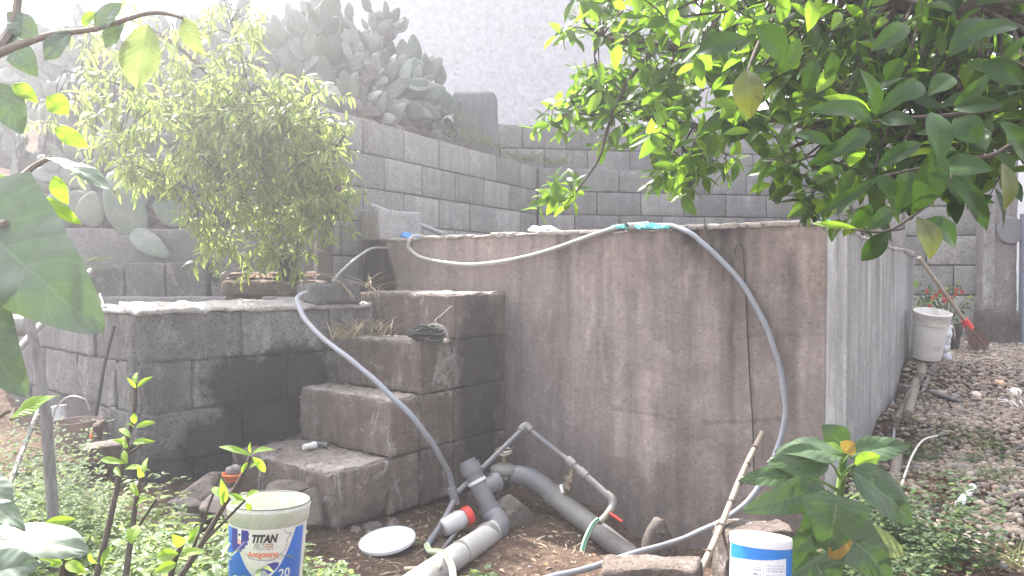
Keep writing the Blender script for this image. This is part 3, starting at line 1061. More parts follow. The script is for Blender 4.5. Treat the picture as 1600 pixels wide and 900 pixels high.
for (px, py, d, sx, sy, sz, lab) in [
    (1028, 868, 4.45, .12, .1, .17, 'dark rounded stone at the foot of the tank behind the hose'),
    (795, 805, 4.75, .16, .13, .14, 'brown boulder between the two thick pipes'),
    (752, 775, 4.95, .1, .09, .08, 'small stone tucked behind the pipe tee'),
    (322, 768, 4.25, .17, .12, .075, 'broad flat stone topping the rubble heap by the flower pot'),
    (305, 790, 4.15, .12, .1, .06, 'pale slab low in the rubble heap, leftmost'),
    (350, 795, 4.1, .13, .12, .08, 'brown stone in the middle of the rubble heap'),
    (440, 770, 4.2, .12, .1, .05, 'wedge shaped stone between paint bucket and bottom step'),
    (482, 800, 4.05, .09, .08, .11, 'angular grey stone right of the paint bucket rim'),
    (468, 775, 4.3, .09, .1, .05, 'thin grey stone leaning on the bottom step corner'),
    (555, 835, 4.45, .055, .06, .06, 'dark round stone wedged under the bottom step'),
    (585, 832, 4.5, .06, .06, .065, 'larger round stone under the middle of the bottom step'),
    (612, 828, 4.5, .05, .05, .055, 'round stone under the right part of the bottom step'),
    (290, 820, 4.0, .1, .09, .06, 'half buried stone left of the paint bucket'),
    (160, 700, 4.6, .17, .1, .05, 'reddish brick stub beneath the round tub'),
    (1390, 583, 5.9, .03, .03, .025, 'small grey stone in the gap beside the tank side'),
    (1412, 606, 5.3, .035, .035, .028, 'grey cobble against the tank side near the poles')]:
    MB().chunk(P(px, py, d), (sx, sy, sz), px * .37).build('stone', M_stone, None, label=lab, cat='stone')
for i, (px, py, L_, ang, col) in enumerate([(1525, 622, .09, .3, (.62, .52, .44)), (1585, 618, .1, 1.2, (.7, .66, .6)), (1562, 603, .08, .1, (.6, .42, .28)), (1478, 557, .1, .4, (.34, .27, .19)), (1530, 792, .05, 1.4, (.4, .36, .28))]):
    mm = plastic('pale_stone', col, .8, .3)
    p = on_ground(px, py)
    MB().rock(p + Vector((0, 0, .02)), (L_ * .55, L_ * .45, L_ * .35), 2, i * 2.2, .2).build('pale_stone', mm, None, cat='stone', label=[
        'cream cobble in the middle of the gravel bank', 'large whitish stone at the right edge of the gravel', 'tan stone up the gravel bank', 'ochre stone beside the white bucket base', 'small pale stone by the pale pipe offcut'][i])

# ------------------------------------------------------------------ pipes and hoses
def tfront(px, py, off=.04):
    """point in front of the tank face at a photo pixel"""
    r = ray(px, py)
    n = -S
    o = TA + n * off
    k = (Vector((o.x, o.y, 0)) - Vector((0, 0, 0))).dot(n) / Vector((r.x, r.y, 0)).dot(n)
    return Vector((0, 0, CAM_Z)) + r * k


def hose(name, pts, r, mat, label, cat='hose', sub=6, sides=10):
    pts, rr = catmull([Vector(p) for p in pts], [r] * len(pts), sub)
    for i, p in enumerate(pts):
        w = Vector((i * .23 + r * 900, len(pts), 0))
        pts[i] = p + mn.noise_vector(w) * .007
        rr[i] = r * (1 + .10 * mn.noise(w * 2.7))
    return MB().tube(pts, rr, sides).build(name, mat, None, label=label, cat=cat)


hose('hose', [tfront(662, 370, -.08), tfront(648, 369, -.02), tfront(639, 376, .04), tfront(640, 388), tfront(657, 402), tfront(690, 410), tfront(740, 413), tfront(800, 406), tfront(860, 391), tfront(915, 372), tfront(950, 359, .03), tfront(975, 353, -.03)],
     .0165, M_hose_l, 'light grey hose sagging in a loop over the upper edge of the tank')
hose('hose', [tfront(1030, 352, -.06), tfront(1052, 354, .0), tfront(1075, 363), tfront(1110, 390), tfront(1150, 432), tfront(1185, 485), tfront(1210, 545), tfront(1223, 600), tfront(1227, 650, .06), tfront(1215, 700, .1),
              tfront(1195, 745, .2), tfront(1165, 786, .32), tfront(1125, 815, .4), tfront(1070, 840, .5), P(1000, 862, 3.95), P(930, 884, 3.7), P(860, 903, 3.45), P(800, 925, 3.3)],
     .0165, M_hose, 'long grey hose arching down the tank front and along the ground to the bottom edge')
hose('hose', [P(478, 458, 4.95), P(468, 462, 4.9), P(465, 474, 4.85), P(478, 500, 4.75), P(510, 533, 4.62), P(555, 568, 4.5), P(605, 612, 4.42), P(650, 658, 4.38), P(682, 703, 4.45), P(702, 742, 4.58), P(708, 765, 4.62)],
     .0165, M_hose, 'blue grey hose crossing in front of the stairs down to the pipe joint')
hose('thin_hose', [P(520, 440, 5.45), P(536, 421, 5.6), P(556, 403, 5.8), P(580, 389, 6.15), tfront(592, 387, .03), tfront(606, 388, .01)], .0105, M_hose_l, 'thin pale hose curving from the loose block up to the black damp wedge')
MB().tube([P(545, 307, 6.55), P(690, 365, 7.3)], .024, 10).build('conduit_pipe', M_hose_l, None, label='straight pale pipe slanting behind the concrete box along the block wall', cat='pipe')
# turquoise cloth with a pipe stub
tc = thing('pipe_stub', 'short open grey pipe stub on the tank rim, half under turquoise cloth', tuple(tfront(978, 356, .02)) and 'pipe', tfront(978, 356, .02))
a0 = tfront(979, 355, .05)
a1 = tfront(1012, 352, -.10)
MB().tube([a0, a1], .027, 16, caps=False).build('tube', M_hose_l, tc)
MB().tube([a0 + (a1 - a0) * .12, a1], .0225, 14).build('shade_core', M_black, tc)  # solid black core painted as the shade inside the open pipe
cl = MB()
nu, nv = 90, 14
for i in range(nu + 1):
    a = i / nu
    px = 950 + 122 * a
    py0 = 355 - 7 * math.sin(PI * a) ** .5 - 3 * mn.noise(Vector((a * 7, 1, 0)))
    for j in range(nv + 1):
        bfr = j / nv
        ang = bfr * PI * 1.15
        rr = .028 + .016 * mn.noise(Vector((a * 11, bfr * 2, 2))) + .012 * mn.noise(Vector((a * 40, bfr * 9, 4)))
        rr *= (math.sin(PI * min(1, max(0, a)))) ** .35 + .1
        base = tfront(px, 358, -.045)
        p = base + Vector((0, 0, rr * 1.0 * math.sin(ang))) + (-S) * (math.cos(ang) * rr * 2.2)
        cl.v.append(tuple(p))
for i in range(nu):
    for j in range(nv):
        k = i * (nv + 1) + j
        cl.f.append((k, k + 1, k + nv + 2, k + nv + 1))
cl.build('turquoise_cloth', M_turq, None, label='crumpled turquoise and white cloth lying on the tank rim', cat='cloth')
mb = MB()
for i, (px, py, sz) in enumerate([(640, 371, .06), (633, 367, .04), (652, 372, .035)]):
    mb.rock(tfront(px, py, -.05), (sz, sz, sz * .6), 3, i * 4.1, .4)
mb.build('blue_rag', M_brightblue, None, label='bright blue rag beside the hose end on the left of the tank rim', cat='rag')
MB().rock(tfront(1282, 346, -.05), (.05, .04, .018), 3, 2.2, .4).build('turquoise_scrap', M_turq, None, label='small turquoise scrap on the tank rim near its right corner', cat='scrap')
mb = MB()
pl_ = Vector(tfront(853, 361, -.08))
for i in range(4):
    mb.rock(pl_ + Lw * (-.05 + i * .05) + Vector((0, 0, .01)), (.05, .04, .024), 3, i * 3.3, .45)
mb.build('white_rag', M_whitep, None, label='crumpled white plastic rag on the tank rim left of the turquoise cloth', cat='rag')

# black wire on the tank
MB().tube([tfront(1148, 398, .012), tfront(1149, 388, .02), tfront(1154, 380, .02), tfront(1160, 386, .015), tfront(1163, 420, .01), tfront(1167, 500, .012), tfront(1172, 600, .012), tfront(1176, 660, .014), tfront(1178, 735, .02)], .0045, 6, smooth_path=4).build(
    'black_wire', M_black, None, label='thin black wire hanging down the front of the tank', cat='wire')

# cane leaning on the tank
cn = thing('dry_cane', 'pale dry cane leaning against the tank with dark nodes', 'cane', P(1097, 888, 3.9))
c0, c1 = P(1092, 897, 3.6), tfront(1190, 676, .04)
pts, rad = [], []
for i in range(41):
    f = i / 40
    pts.append(c0.lerp(c1, f) + Vector((0.006 * math.sin(f * 7), 0, 0)))
    rad.append(.0175 - .003 * f)
MB().tube(pts, rad, 10).build('stem', M_bamboo, cn)
for f in (.13, .3, .46, .6, .74, .87):
    p, q = c0.lerp(c1, f - .006), c0.lerp(c1, f + .006)
    MB().tube([p, q], .0195 - .003 * f, 10).build('node', M_bark, cn)

# big pipe with valve (right)
pv = thing('drain_pipe', 'thick dusty grey pipe running from the brass valve down to the tank foot', 'pipe', P(850, 770, 4.9))
MB().tube([P(800, 742, 5.0), P(822, 745, 4.98), P(845, 757, 4.95), P(862, 772, 4.92)], .066, 20, smooth_path=5).build('bend', M_pvc, pv)
MB().tube([P(858, 768, 4.925), P(868, 777, 4.91)], .073, 20).build('socket', M_pvc2, pv)
MB().tube([P(864, 774, 4.915), P(925, 822, 4.75), P(995, 878, 4.55)], .066, 20).build('straight_pipe', M_pvc2, pv)
vb = P(785, 745, 5.0)
vv = thing('gate_valve', 'weathered grey gate valve with a brass wheel behind the pipe tee', 'valve', vb)
Mv = Matrix.Translation(P(787, 732, 5.0))
MB().lathe([(.0, -.09), (.06, -.09), (.062, -.03), (.088, -.02), (.09, .0), (.085, .012), (.05, .03), (.02, .035), (0, .035)], Mv, 22).build('bonnet', M_pvc2, vv)
MB().lathe([(.014, .03), (.014, .08), (.026, .082), (.026, .098), (0, .1)], Mv, 12).build('spindle', M_brass, vv)
Mw = Mv @ Matrix.Translation((0, 0, .115)) @ Matrix.Rotation(.25, 4, 'X')
mb = MB()
cp = [Mw @ Vector((.052 * math.cos(2 * PI * k / 20), .052 * math.sin(2 * PI * k / 20), 0)) for k in range(21)]
mb.tube(cp, .009, 6, caps=False)
for k in range(4):
    mb.tube([Mw @ Vector((0, 0, -.01)), Mw @ Vector((.05 * math.cos(k * PI / 2), .05 * math.sin(k * PI / 2), 0))], .006, 6)
mb.build('wheel', M_brass, vv)
MB().tube([P(757, 753, 4.95), P(792, 752, 5.0)], .058, 20).build('body', M_black, vv)

# pipe tee and big pipe coming forward
t0, t1 = P(733, 727, 4.72), P(769, 803, 4.66)
pt = thing('pipe_tee', 'grey plastic pipe tee with collars standing at the foot of the stairs', 'pipe tee', P(750, 770, 4.7))
MB().tube([t0, t1], .058, 22).build('run', M_pvc, pt)
MB().tube([t0.lerp(t1, -.02), t0.lerp(t1, .16)], .066, 22).build('socket', M_pvc, pt)
MB().tube([t0.lerp(t1, .30), t0.lerp(t1, .36)], .0625, 22).build('collar', M_whitep, pt)
MB().tube([t0.lerp(t1, .84), t0.lerp(t1, .98)], .066, 22).build('socket', M_pvc, pt)
tm = t0.lerp(t1, .5)
MB().tube([tm, P(778, 752, 4.78)], .055, 22).build('branch', M_pvc, pt)
MB().tube([P(768, 756, 4.76), P(778, 752, 4.785)], .064, 22).build('socket', M_pvc, pt)
MB().tube([t0.lerp(t1, -.1), t0.lerp(t1, -.02)], .053, 22).build('plug', M_pvc, pt)
mb = MB()
mb.tube([t1 + Vector((-.01, 0, .0)), P(778, 812, 4.6), P(780, 824, 4.5), P(770, 834, 4.42)], .064, 20, smooth_path=4)
fp = thing('foreground_pipe', 'thick grey pipe running forward, sunlit white at the bottom edge', 'pipe', P(700, 880, 4.0))
mb.build('elbow', M_pvc, fp)
MB().tube([P(773, 830, 4.46), P(715, 868, 4.0), P(650, 912, 3.6), P(600, 950, 3.35)], .066, 22, smooth_path=3).build('pipe', plastic('sunlit_dusty_pvc', (.5, .49, .48), .5, .3), fp)  # pale copy of the grey pvc, sunlight painted into its colour
MB().tube([P(765, 834, 4.4), P(758, 838, 4.35)], .071, 22).build('joint_ring', M_pvc2, fp)
MB().tube([P(720, 864, 4.05), P(716, 867, 4.01)], .069, 22).build('joint_ring', M_pvc2, fp)

# thin pipe assembly
ta = thing('thin_pipework', 'thin grey pipework peaking at an elbow above the thick pipes, with a red handled tap', 'pipework', P(820, 740, 4.8))
j0, j1, j2, j3 = P(709, 775, 4.62), P(821, 666, 5.0), P(891, 722, 4.85), P(956, 780, 4.7)
MB().tube([P(714, 770, 4.64), j1.lerp(j0, .03)], .0165, 12).build('pipe', M_pvc, ta)
MB().tube([j1.lerp(j2, .04), j2], .0165, 12).build('pipe', M_pvc, ta)
MB().tube([j2, j3], .022, 12).build('pipe', M_pvc2, ta)
MB().tube([j1.lerp(j0, .07), j1 + Vector((0, 0, .006)), j1.lerp(j2, .12)], .026, 12, smooth_path=3).build('elbow', M_pvc2, ta)
for jp, q in ((j2, j3), (j2.lerp(j3, .3), j3)):
    dv = (q - jp).normalized() * .03
    MB().tube([jp - dv, jp + dv], .028, 12).build('coupling', M_pvc2, ta)
MB().tube([j3.lerp(j2, .14), j3, P(958, 790, 4.68), P(953, 800, 4.66)], .028, 12, smooth_path=3).build('elbow', M_pvc2, ta)
MB().tube([P(955, 795, 4.66), P(943, 810, 4.62), P(936, 816, 4.6)], .02, 12).build('tap_body', M_brass, ta)
MB().tube([P(953, 802, 4.63), P(972, 815, 4.58)], .0085, 8).build('red_handle', M_red, ta)
MB().tube([j2.lerp(j3, .06), P(893, 742, 4.85), P(884, 764, 4.85), P(880, 776, 4.88)], .02, 12).build('riser', M_brass, ta)
for (px, py) in ((890, 748), (886, 760)):
    MB().lathe([(0, -.012), (.036, -.012), (.036, .012), (0, .012)], Matrix.Translation(P(px, py, 4.85)) @ Matrix.Rotation(.35, 4, 'Y'), 6).build('nut', M_brass, ta, smooth=False)
MB().tube([P(876, 757, 4.8), P(879, 770, 4.78)], .012, 8).build('lever', M_whitep, ta)
MB().tube([P(706, 762, 4.6), P(712, 788, 4.6)], .027, 12).build('joint', M_pvc, ta)
mb = MB()
mb.tube([P(709, 783, 4.58), P(692, 815, 4.45), P(674, 842, 4.3), P(667, 854, 4.22)], .018, 10, smooth_path=4)
mb.build('down_pipe', M_pvc, ta)


def striped_hose(pts, r, c1, c2, label):
    mm, t, b = nt('striped_hose')
    tc_ = t.nodes.new('ShaderNodeTexCoord')
    su = t.nodes.new('ShaderNodeSeparateXYZ')
    t.links.new(tc_.outputs['UV'], su.inputs[0])
    f = math_n(t, 'FRACT', math_n(t, 'MULTIPLY', su.outputs[0], 4.0))
    t.links.new(mix(t, math_n(t, 'GREATER_THAN', f, .62), c1, c2), b.inputs['Base Color'])
    b.inputs['Roughness'].default_value = .35
    mb = MB()
    mb.tube(pts, r, 16, smooth_path=5)
    mb.uv = [((k % 16) / 16.0, k / 16.0) for k in range(len(mb.v))]
    return mb.build('garden_hose', mm, None, label=label, cat='hose')


striped_hose([P(935, 812, 4.6), P(925, 822, 4.55), P(914, 845, 4.45), P(908, 868, 4.3), P(905, 892, 4.12)], .016, (.02, .12, .07), (.45, .55, .45), 'green striped garden hose hanging from the red handled tap')
striped_hose([P(667, 852, 4.22), P(672, 861, 4.05), P(688, 863, 3.9), P(700, 872, 3.72), P(707, 890, 3.55), P(709, 920, 3.4)], .0175, (.55, .6, .48), (.3, .42, .2), 'pale green striped hose lying over the thick pipe at the bottom edge')
MB().tube([P(716, 828, 4.45), P(692, 858, 4.2), P(672, 880, 4.0)], .012, 8).build('short_pipe', M_pvc, None, label='short thin grey pipe slanting under the red capped jar', cat='pipe')
MB().tube([P(632, 889, 3.75), P(690, 887, 3.7)], .012, 10).build('cane_offcut', M_bamboo, None, label='short piece of dry cane on the soil left of the thick pipe', cat='cane')

# jar with red lid, clear cup
jr = thing('jar', 'cloudy plastic jar with a red cap lying by the pipe tee', 'jar', P(715, 815, 4.4))
q0_, q1_ = P(692, 826, 4.4), P(736, 803, 4.5)
dv = (q1_ - q0_)
Mj = Matrix.Translation(q0_) @ dv.to_track_quat('Z', 'Y').to_matrix().to_4x4()
L_ = dv.length
MB().lathe([(0, 0), (.045, 0), (.055, .012), (.058, L_ * .55), (.054, L_ * .68), (.046, L_ * .74), (.046, L_ * .8)], Mj, 24).build('body', M_clear, jr)
MB().lathe([(.05, L_ * .76), (.056, L_ * .77), (.056, L_ * .97), (.05, L_), (0, L_)], Mj, 24).build('cap', M_red, jr)
Mj = Matrix.Translation(P(880, 836, 4.85)) @ (P(868, 833, 4.6) - P(884, 836, 4.9)).to_track_quat('Z', 'Y').to_matrix().to_4x4()
MB().lathe([(0, -.05), (.036, -.05), (.043, .03), (.046, .03), (.046, .038), (.04, .036), (.034, -.045), (0, -.045)], Mj, 22).build('plastic_cup', M_clear, None, label='cloudy plastic cup lying on its side below the thick dusty pipe', cat='cup')
MB().tube([P(790, 840, 4.6), P(822, 852, 4.4), P(838, 858, 4.3)], .007, 6).build('pale_stick', M_hose_l, None, label='thin grey stick lying on the soil beside the pipe elbow', cat='stick')

# round lid on the ground
ld = P(605, 854, 4.22)
ld.z = gz(ld.x, ld.y) + .045
Ml = Matrix.Translation(ld) @ Matrix.Rotation(R(-6), 4, 'Y') @ Matrix.Rotation(R(7), 4, 'X')
lo = thing('bucket_lid', 'round white bucket lid lying on the soil below the stairs', 'lid', ld)
MB().lathe([(0, .0), (.14, .0), (.141, .006), (.146, .006), (.147, -.001), (.151, -.001), (.152, .008), (.158, .007), (.160, -.006), (.158, -.012), (.15, -.012)], Ml, 64).build('disc', M_lid, lo)

# loose fittings and black cord on the steps
zt = ST_Z[0] + .02
for (a, b_, r, lab, mm_) in [((466, 681), (482, 678), .019, 'small white pipe fitting on the bottom tread', M_whitep), ((478, 673), (502, 676), .014, 'small grey pipe fitting behind the white one on the bottom tread', M_pvc)]:
    p, q = G(a[0] + 8, a[1] + 22, zt), G(b_[0] + 8, b_[1] + 22, zt)
    p.z = q.z = zt + r
    d_ = (q - p).normalized()
    ft = thing('pipe_fitting', lab, 'pipe fitting', p)
    MB().tube([p, q], r, 12).build('tube', mm_, ft)
    MB().tube([q - d_ * .008, q + d_ * .014], r * 1.25, 12).build('collar', mm_, ft)
cz = ST_Z[2] + .012
ccx = G(668, 533, cz)
mb = MB()
rng = random.Random(5)
for k in range(14):
    cc = ccx + Vector((rng.uniform(-.035, .035), rng.uniform(-.02, .02), .012 + .008 * k * .8))
    rx, ry, ph = rng.uniform(.06, .1), rng.uniform(.03, .05), rng.uniform(-.4, .4)
    pts = [cc + Vector((rx * math.cos(a + ph), ry * math.sin(a), .012 * math.sin(2 * a + k))) for a in [2 * PI * i / 20 for i in range(21)]]
    mb.tube(pts, .0075, 6)
for i in range(5):
    mb.rock(ccx + Vector((rng.uniform(-.1, .08), rng.uniform(-.03, .03), .03)), (.035, .03, .022), 2, i * 3.1, .4)
mb.build('black_cord_bundle', M_black, None, label='tangled black cord bundle on the third step', cat='cord')
MB().tube([P(705, 478, 5.05), P(690, 492, 5.0), P(680, 500, 4.97), P(683, 506, 4.95), P(695, 512, 4.92), P(700, 527, 4.92)], .0028, 6, smooth_path=4).build('pale_string', M_hose_l, None, label='pale string trailing from the black cord up to the top step', cat='string')
mb = MB()
mb.rock(G(655, 530, cz) + Vector((0, 0, .015)), (.03, .02, .016), 2, 4)
mb.build('green_plug', plastic('green_plastic', (.08, .3, .2), .4), None, label='small green plug beside the black cord bundle', cat='plug')


# ------------------------------------------------------------------ buckets
def print_mesh(Mt, rad_fn, a0, a1, z0, z1, na, nz, colf, off=.0015):
    mb = MB()
    col = []
    for j in range(nz + 1):
        z = z0 + (z1 - z0) * j / nz
        for i in range(na + 1):
            a = a0 + (a1 - a0) * i / na
            r = rad_fn(z) + off
            mb.v.append(tuple(Mt @ Vector((r * math.sin(a), -r * math.cos(a), z))))
            col.append(tuple(colf(a, z)) + (1,))
    for j in range(nz):
        for i in range(na):
            k = j * (na + 1) + i
            mb.f.append((k, k + 1, k + na + 2, k + na + 1))
    mb.col = col
    return mb


def text_on(Mt, rad_fn, txt, size, a_c, z_c, mat, parent, name='lettering', off=.003, shear=0.0, bold=0.0, sx=1.0, spacing=1.0, slope=0.0):
    cu = bpy.data.curves.new('t', 'FONT')
    cu.body = txt
    cu.size = size
    cu.align_x = 'CENTER'
    cu.align_y = 'CENTER'
    cu.shear = shear
    cu.offset = bold
    cu.space_character = spacing
    cu.resolution_u = 4
    ob = bpy.data.objects.new('t', cu)
    scn.collection.objects.link(ob)
    bpy.context.view_layer.update()
    dg = bpy.context.evaluated_depsgraph_get()
    me = bpy.data.meshes.new_from_object(ob.evaluated_get(dg))
    bpy.data.objects.remove(ob)
    mb = MB()
    for v in me.vertices:
        x, y = v.co.x * sx, v.co.y
        z = z_c + y + slope * x
        r = rad_fn(z) + off
        a = a_c + x / r
        mb.v.append(tuple(Mt @ Vector((r * math.sin(a), -r * math.cos(a), z))))
    mb.f = [tuple(p.vertices) for p in me.polygons]
    return mb.build(name, mat, parent, smooth=False)


# paint bucket with print, bottom left
TB = P(413, 790, 3.05)
tb_R, tb_H = .158, .40
Mt = Matrix.Translation((TB.x, TB.y, TB.z - tb_H + .01)) @ Matrix.Rotation(R(2.0), 4, 'Y') @ Matrix.Rotation(R(-3), 4, 'X') @ Matrix.Rotation(R(-4), 4, 'Z')
pbk = thing('paint_bucket', 'used white and blue paint bucket printed TITAN PROFER Antigoteras', 'bucket', (TB.x, TB.y, TB.z - tb_H))


def rb(z): return tb_R * (.875 + .11 * z / tb_H)


M_bk = plastic('stained_white_bucket', (.72, .70, .67), .4, .35, (.42, .45, .33), sc=9)
MB().lathe([(0, 0), (rb(0), 0), (rb(.1), .1), (rb(.2), .2), (rb(.3), .3), (rb(.335), .335)], Mt, 64).build('body', M_bk, pbk)
MB().lathe([(rb(.335) + .001, .332), (rb(.34) + .006, .336), (rb(.39) + .007, .385), (rb(.39) + .009, .39), (tb_R + .004, .396), (tb_R + .003, .404), (tb_R - .004, .405), (tb_R - .008, .39), (tb_R - .012, .30), (tb_R - .03, .03), (0, .03)], Mt, 64).build(
    'rim', plastic('mouldy_rim', (.62, .62, .57), .45, .6, (.25, .32, .16), sc=10), pbk)
rim_ = [o for o in pbk.children if o.name.startswith('rim')][0]
mb = MB()
for k in range(72):
    a = 2 * PI * k / 72
    r_ = tb_R + .0045
    c_ = Mt @ Vector((r_ * math.sin(a), -r_ * math.cos(a), .3935))
    mb.rock(c_, (.0035, .0035, .0022), 1, 0, 0)
mb.build('rim_teeth', M_whitep, rim_, kind='stuff')
mb = MB()
mb.tube(circle_pts(Mt @ Vector((0, 0, .407)), tb_R, Mt.to_3x3() @ Vector((1, 0, 0)), Mt.to_3x3() @ Vector((0, 1, 0)), 64), .0035, 6, caps=False)
mb.build('rim_edge', plastic('dark_rim_line', (.16, .17, .15), .5), rim_)


def label_col(a, z):
    x = a * tb_R - .035     # arc length from the label centre
    white = (.70, .67, .63)
    blue = (.02, .13, .52)
    navy = (.035, .035, .27)
    zz = z - .042
    n = .06 * mn.noise(Vector((x * 60, z * 60, 0)))
    c = white
    # blue field: below a bowl-shaped curve
    cx = .008
    edge = .10 + 6.5 * max(0, abs(x - cx) - .0) ** 2 * 1.25
    if x < cx: edge = .098 + 9.5 * (x - cx) ** 2
    else: edge = .098 + 10.5 * (x - cx) ** 2
    if zz < edge: c = tuple(v * (0.9 + zz) for v in blue) if abs(edge - zz) > .004 else (.8, .8, .85)
    # navy badge with cog edge, top left
    if x < -.052 and zz < .30:
        dx, dz = x + .125, zz - .265
        rr = math.hypot(dx, dz)
        an = math.atan2(dz, dx)
        if rr < .073 + (.0035 if math.sin(an * 22) > 0 else -.0015) and zz < .30 + .12 * 0 and x > -.150: c = navy
    # badge marks
    if -.108 < x < -.089 and .225 < zz < .283:
        c = (.75, .72, .7)
        if abs(x + .0985) + abs(zz - .262) < .008: c = (.08, .1, .12)
        if zz < .245: c = (.75, .3, .15) if math.sin(x * 900) > 0 else (.8, .65, .6)
    if c == navy and abs((zz - .222) - (x + .088) * .9) < .005 and zz < .24: c = (.3, .28, .5)
    # grey polyline frame
    def seg(x0, z0, x1, z1, w=.0016):
        dx, dz = x1 - x0, z1 - z0
        L2 = dx * dx + dz * dz
        t_ = max(0, min(1, ((x - x0) * dx + (zz - z0) * dz) / L2))
        return math.hypot(x - x0 - t_ * dx, zz - z0 - t_ * dz) < w
    for sgm in ((-.065, .195, -.045, .175), (-.045, .175, -.01, .17), (-.01, .17, .05, .168), (.05, .168, .1, .205), (.1, .205, .104, .245), (.104, .245, .122, .262), (.122, .262, .098, .266), (.098, .266, .085, .285)):
        if seg(*sgm): c = (.2, .22, .3)
    # purple swoosh and grey figure
    dx, dz = (x - .028) / .045, (zz - .133 - (x - .028) * .35) / .02
    if dx * dx + dz * dz < 1 and zz < .158: c = (.06, .06, .35)
    if -.005 < x < .045 and zz < .118 + .012 * math.sin(x * 120): c = (.52, .52, .53)
    if 0.005 < x < .03 and .085 < zz < .095 and math.sin(x * 700) > -.2: c = (.1, .1, .12)
    # white torn band at top
    if z > .325: c = (.74, .72, .7)
    return tuple(max(0, v * (1 + n)) for v in c)


print_mesh(Mt, rb, -1.45, 1.45, .02, .33, 260, 190, label_col).build('printed_label', plastic('label_print', (1, 1, 1), .35, .10, (.35, .33, .28), attr=True), pbk)
M_ink = plastic('black_ink', (.02, .02, .022), .4, 0)
M_inkg = plastic('grey_ink', (.12, .12, .12), .4, 0)
M_inko = plastic('orange_ink', (.75, .17, .05), .4, 0)
text_on(Mt, rb, 'TITAN', .042, .27, .293, M_ink, pbk, shear=.25, bold=.0022, sx=.80)
text_on(Mt, rb, 'PRO', .034, .15, .262, M_inkg, pbk, shear=.25, bold=-.0004, sx=.62)
text_on(Mt, rb, 'FER', .034, .40, .262, plastic('orange_grey_ink', (.45, .2, .12), .4, 0), pbk, shear=.25, bold=.0004, sx=.62)
text_on(Mt, rb, 'Antigoteras', .032, .27, .233, M_inko, pbk, bold=.0006, sx=.78)
text_on(Mt, rb, '______', .012, .56, .222, M_inko, pbk, bold=.0008)
text_on(Mt, rb, '20', .05, .85, .15, M_whitep, pbk, bold=.001)
# handle lug
MB().tube([Mt @ Vector((-tb_R - .012, .02, .352)), Mt @ Vector((-tb_R + .01, .02, .352))], .012, 10).build('handle_lug', M_bk, pbk)

# white bucket on gravel
wb = P(1446, 556, 5.85)
wb.z = gz(wb.x, wb.y) + .0
top = P(1446, 491, 5.85).z
hb = top - wb.z
wR = 27.5 / F_PX * 5.85
Mw = Matrix.Translation((wb.x, wb.y, wb.z + .035)) @ Matrix.Rotation(R(1.5), 4, 'Y') @ Matrix.Rotation(R(12), 4, 'X')
wbk = thing('white_bucket', 'dirty white plastic bucket standing on the gravel beside the tank side', 'bucket', wb)
M_wb = plastic('dirty_white_bucket', (.76, .74, .73), .5, .45, (.36, .3, .26), sc=6)
MB().lathe([(0, 0), (wR * .76, 0), (wR * .79, .01), (wR * .9, hb * .74), (wR * .90, hb * .75)], Mw, 48).build('body', M_wb, wbk)
MB().lathe([(wR * .90, hb * .74), (wR * .96, hb * .75), (wR * .975, hb * .93), (wR * 1.0, hb * .94), (wR * 1.0, hb * .99), (wR * .95, hb), (wR * .92, hb * .97), (wR * .86, hb * .8), (0, hb * .79)], Mw, 48).build(
    'rim', plastic('grubby_rim', (.74, .72, .7), .5, .6, (.3, .24, .2), sc=8), wbk)
mb = MB()
cpt = [Mw @ Vector((wR * .99, -.04, hb * .8)), Mw @ Vector((wR * 1.06, -.07, hb * .66)), Mw @ Vector((wR * 1.02, -.10, hb * .50)), Mw @ Vector((wR * .95, -.12, hb * .48)), Mw @ Vector((wR * .85, -.14, hb * .62))]
mb.tube(cpt, .004, 6, smooth_path=4)
mb.build('handle', M_brass, wbk)
text_on(Mw, lambda z: wR * (.83 + .07 * z / (hb * .75)), '|||||', .04, .12, hb * .3, plastic('faded_print', (.5, .49, .48), .6), wbk, name='faded_print', sx=1.2)
mb = MB()
nb = P(1478, 535, 5.95)
for i in range(5):
    mb.rock(nb + Vector((.0, .02, -.1 + i * .06)), (.05, .035, .06), 3, i * 2.3, .35)
mb.build('white_bag', plastic('white_bag', (.66, .66, .72), .5, .3), None, label='crumpled white plastic bag behind the white bucket', cat='bag')

# white and blue can, bottom right
cb = P(1196, 850, 2.62)
cR = 47.5 / F_PX * 2.62
cnz = .34
Mc = Matrix.Translation((cb.x - .02, cb.y, cb.z - cnz)) @ Matrix.Rotation(R(4), 4, 'Y') @ Matrix.Rotation(R(-10), 4, 'X')
can = thing('chemical_tub', 'white and blue lidded plastic tub with fine printed labels', 'tub', (cb.x, cb.y, cb.z - cnz))


def rc(z): return cR * .97 + .006 * (1 - z / cnz) * 0


M_tubw = plastic('white_tub', (.76, .76, .79), .35, .06)
MB().lathe([(0, 0), (cR * .98, 0), (cR * .99, .004), (cR * .99, cnz - .012)], Mc, 64).build('body', M_tubw, can)
MB().lathe([(cR * .985, cnz - .014), (cR * 1.01, cnz - .014), (cR * 1.015, cnz + .006), (cR * 1.0, cnz + .014), (cR * .97, cnz + .016), (0, cnz + .013)], Mc, 64).build('lid', M_tubw, can)
_rl = random.Random(3)
_tab = [[_rl.random() for _ in range(90)] for _ in range(90)]


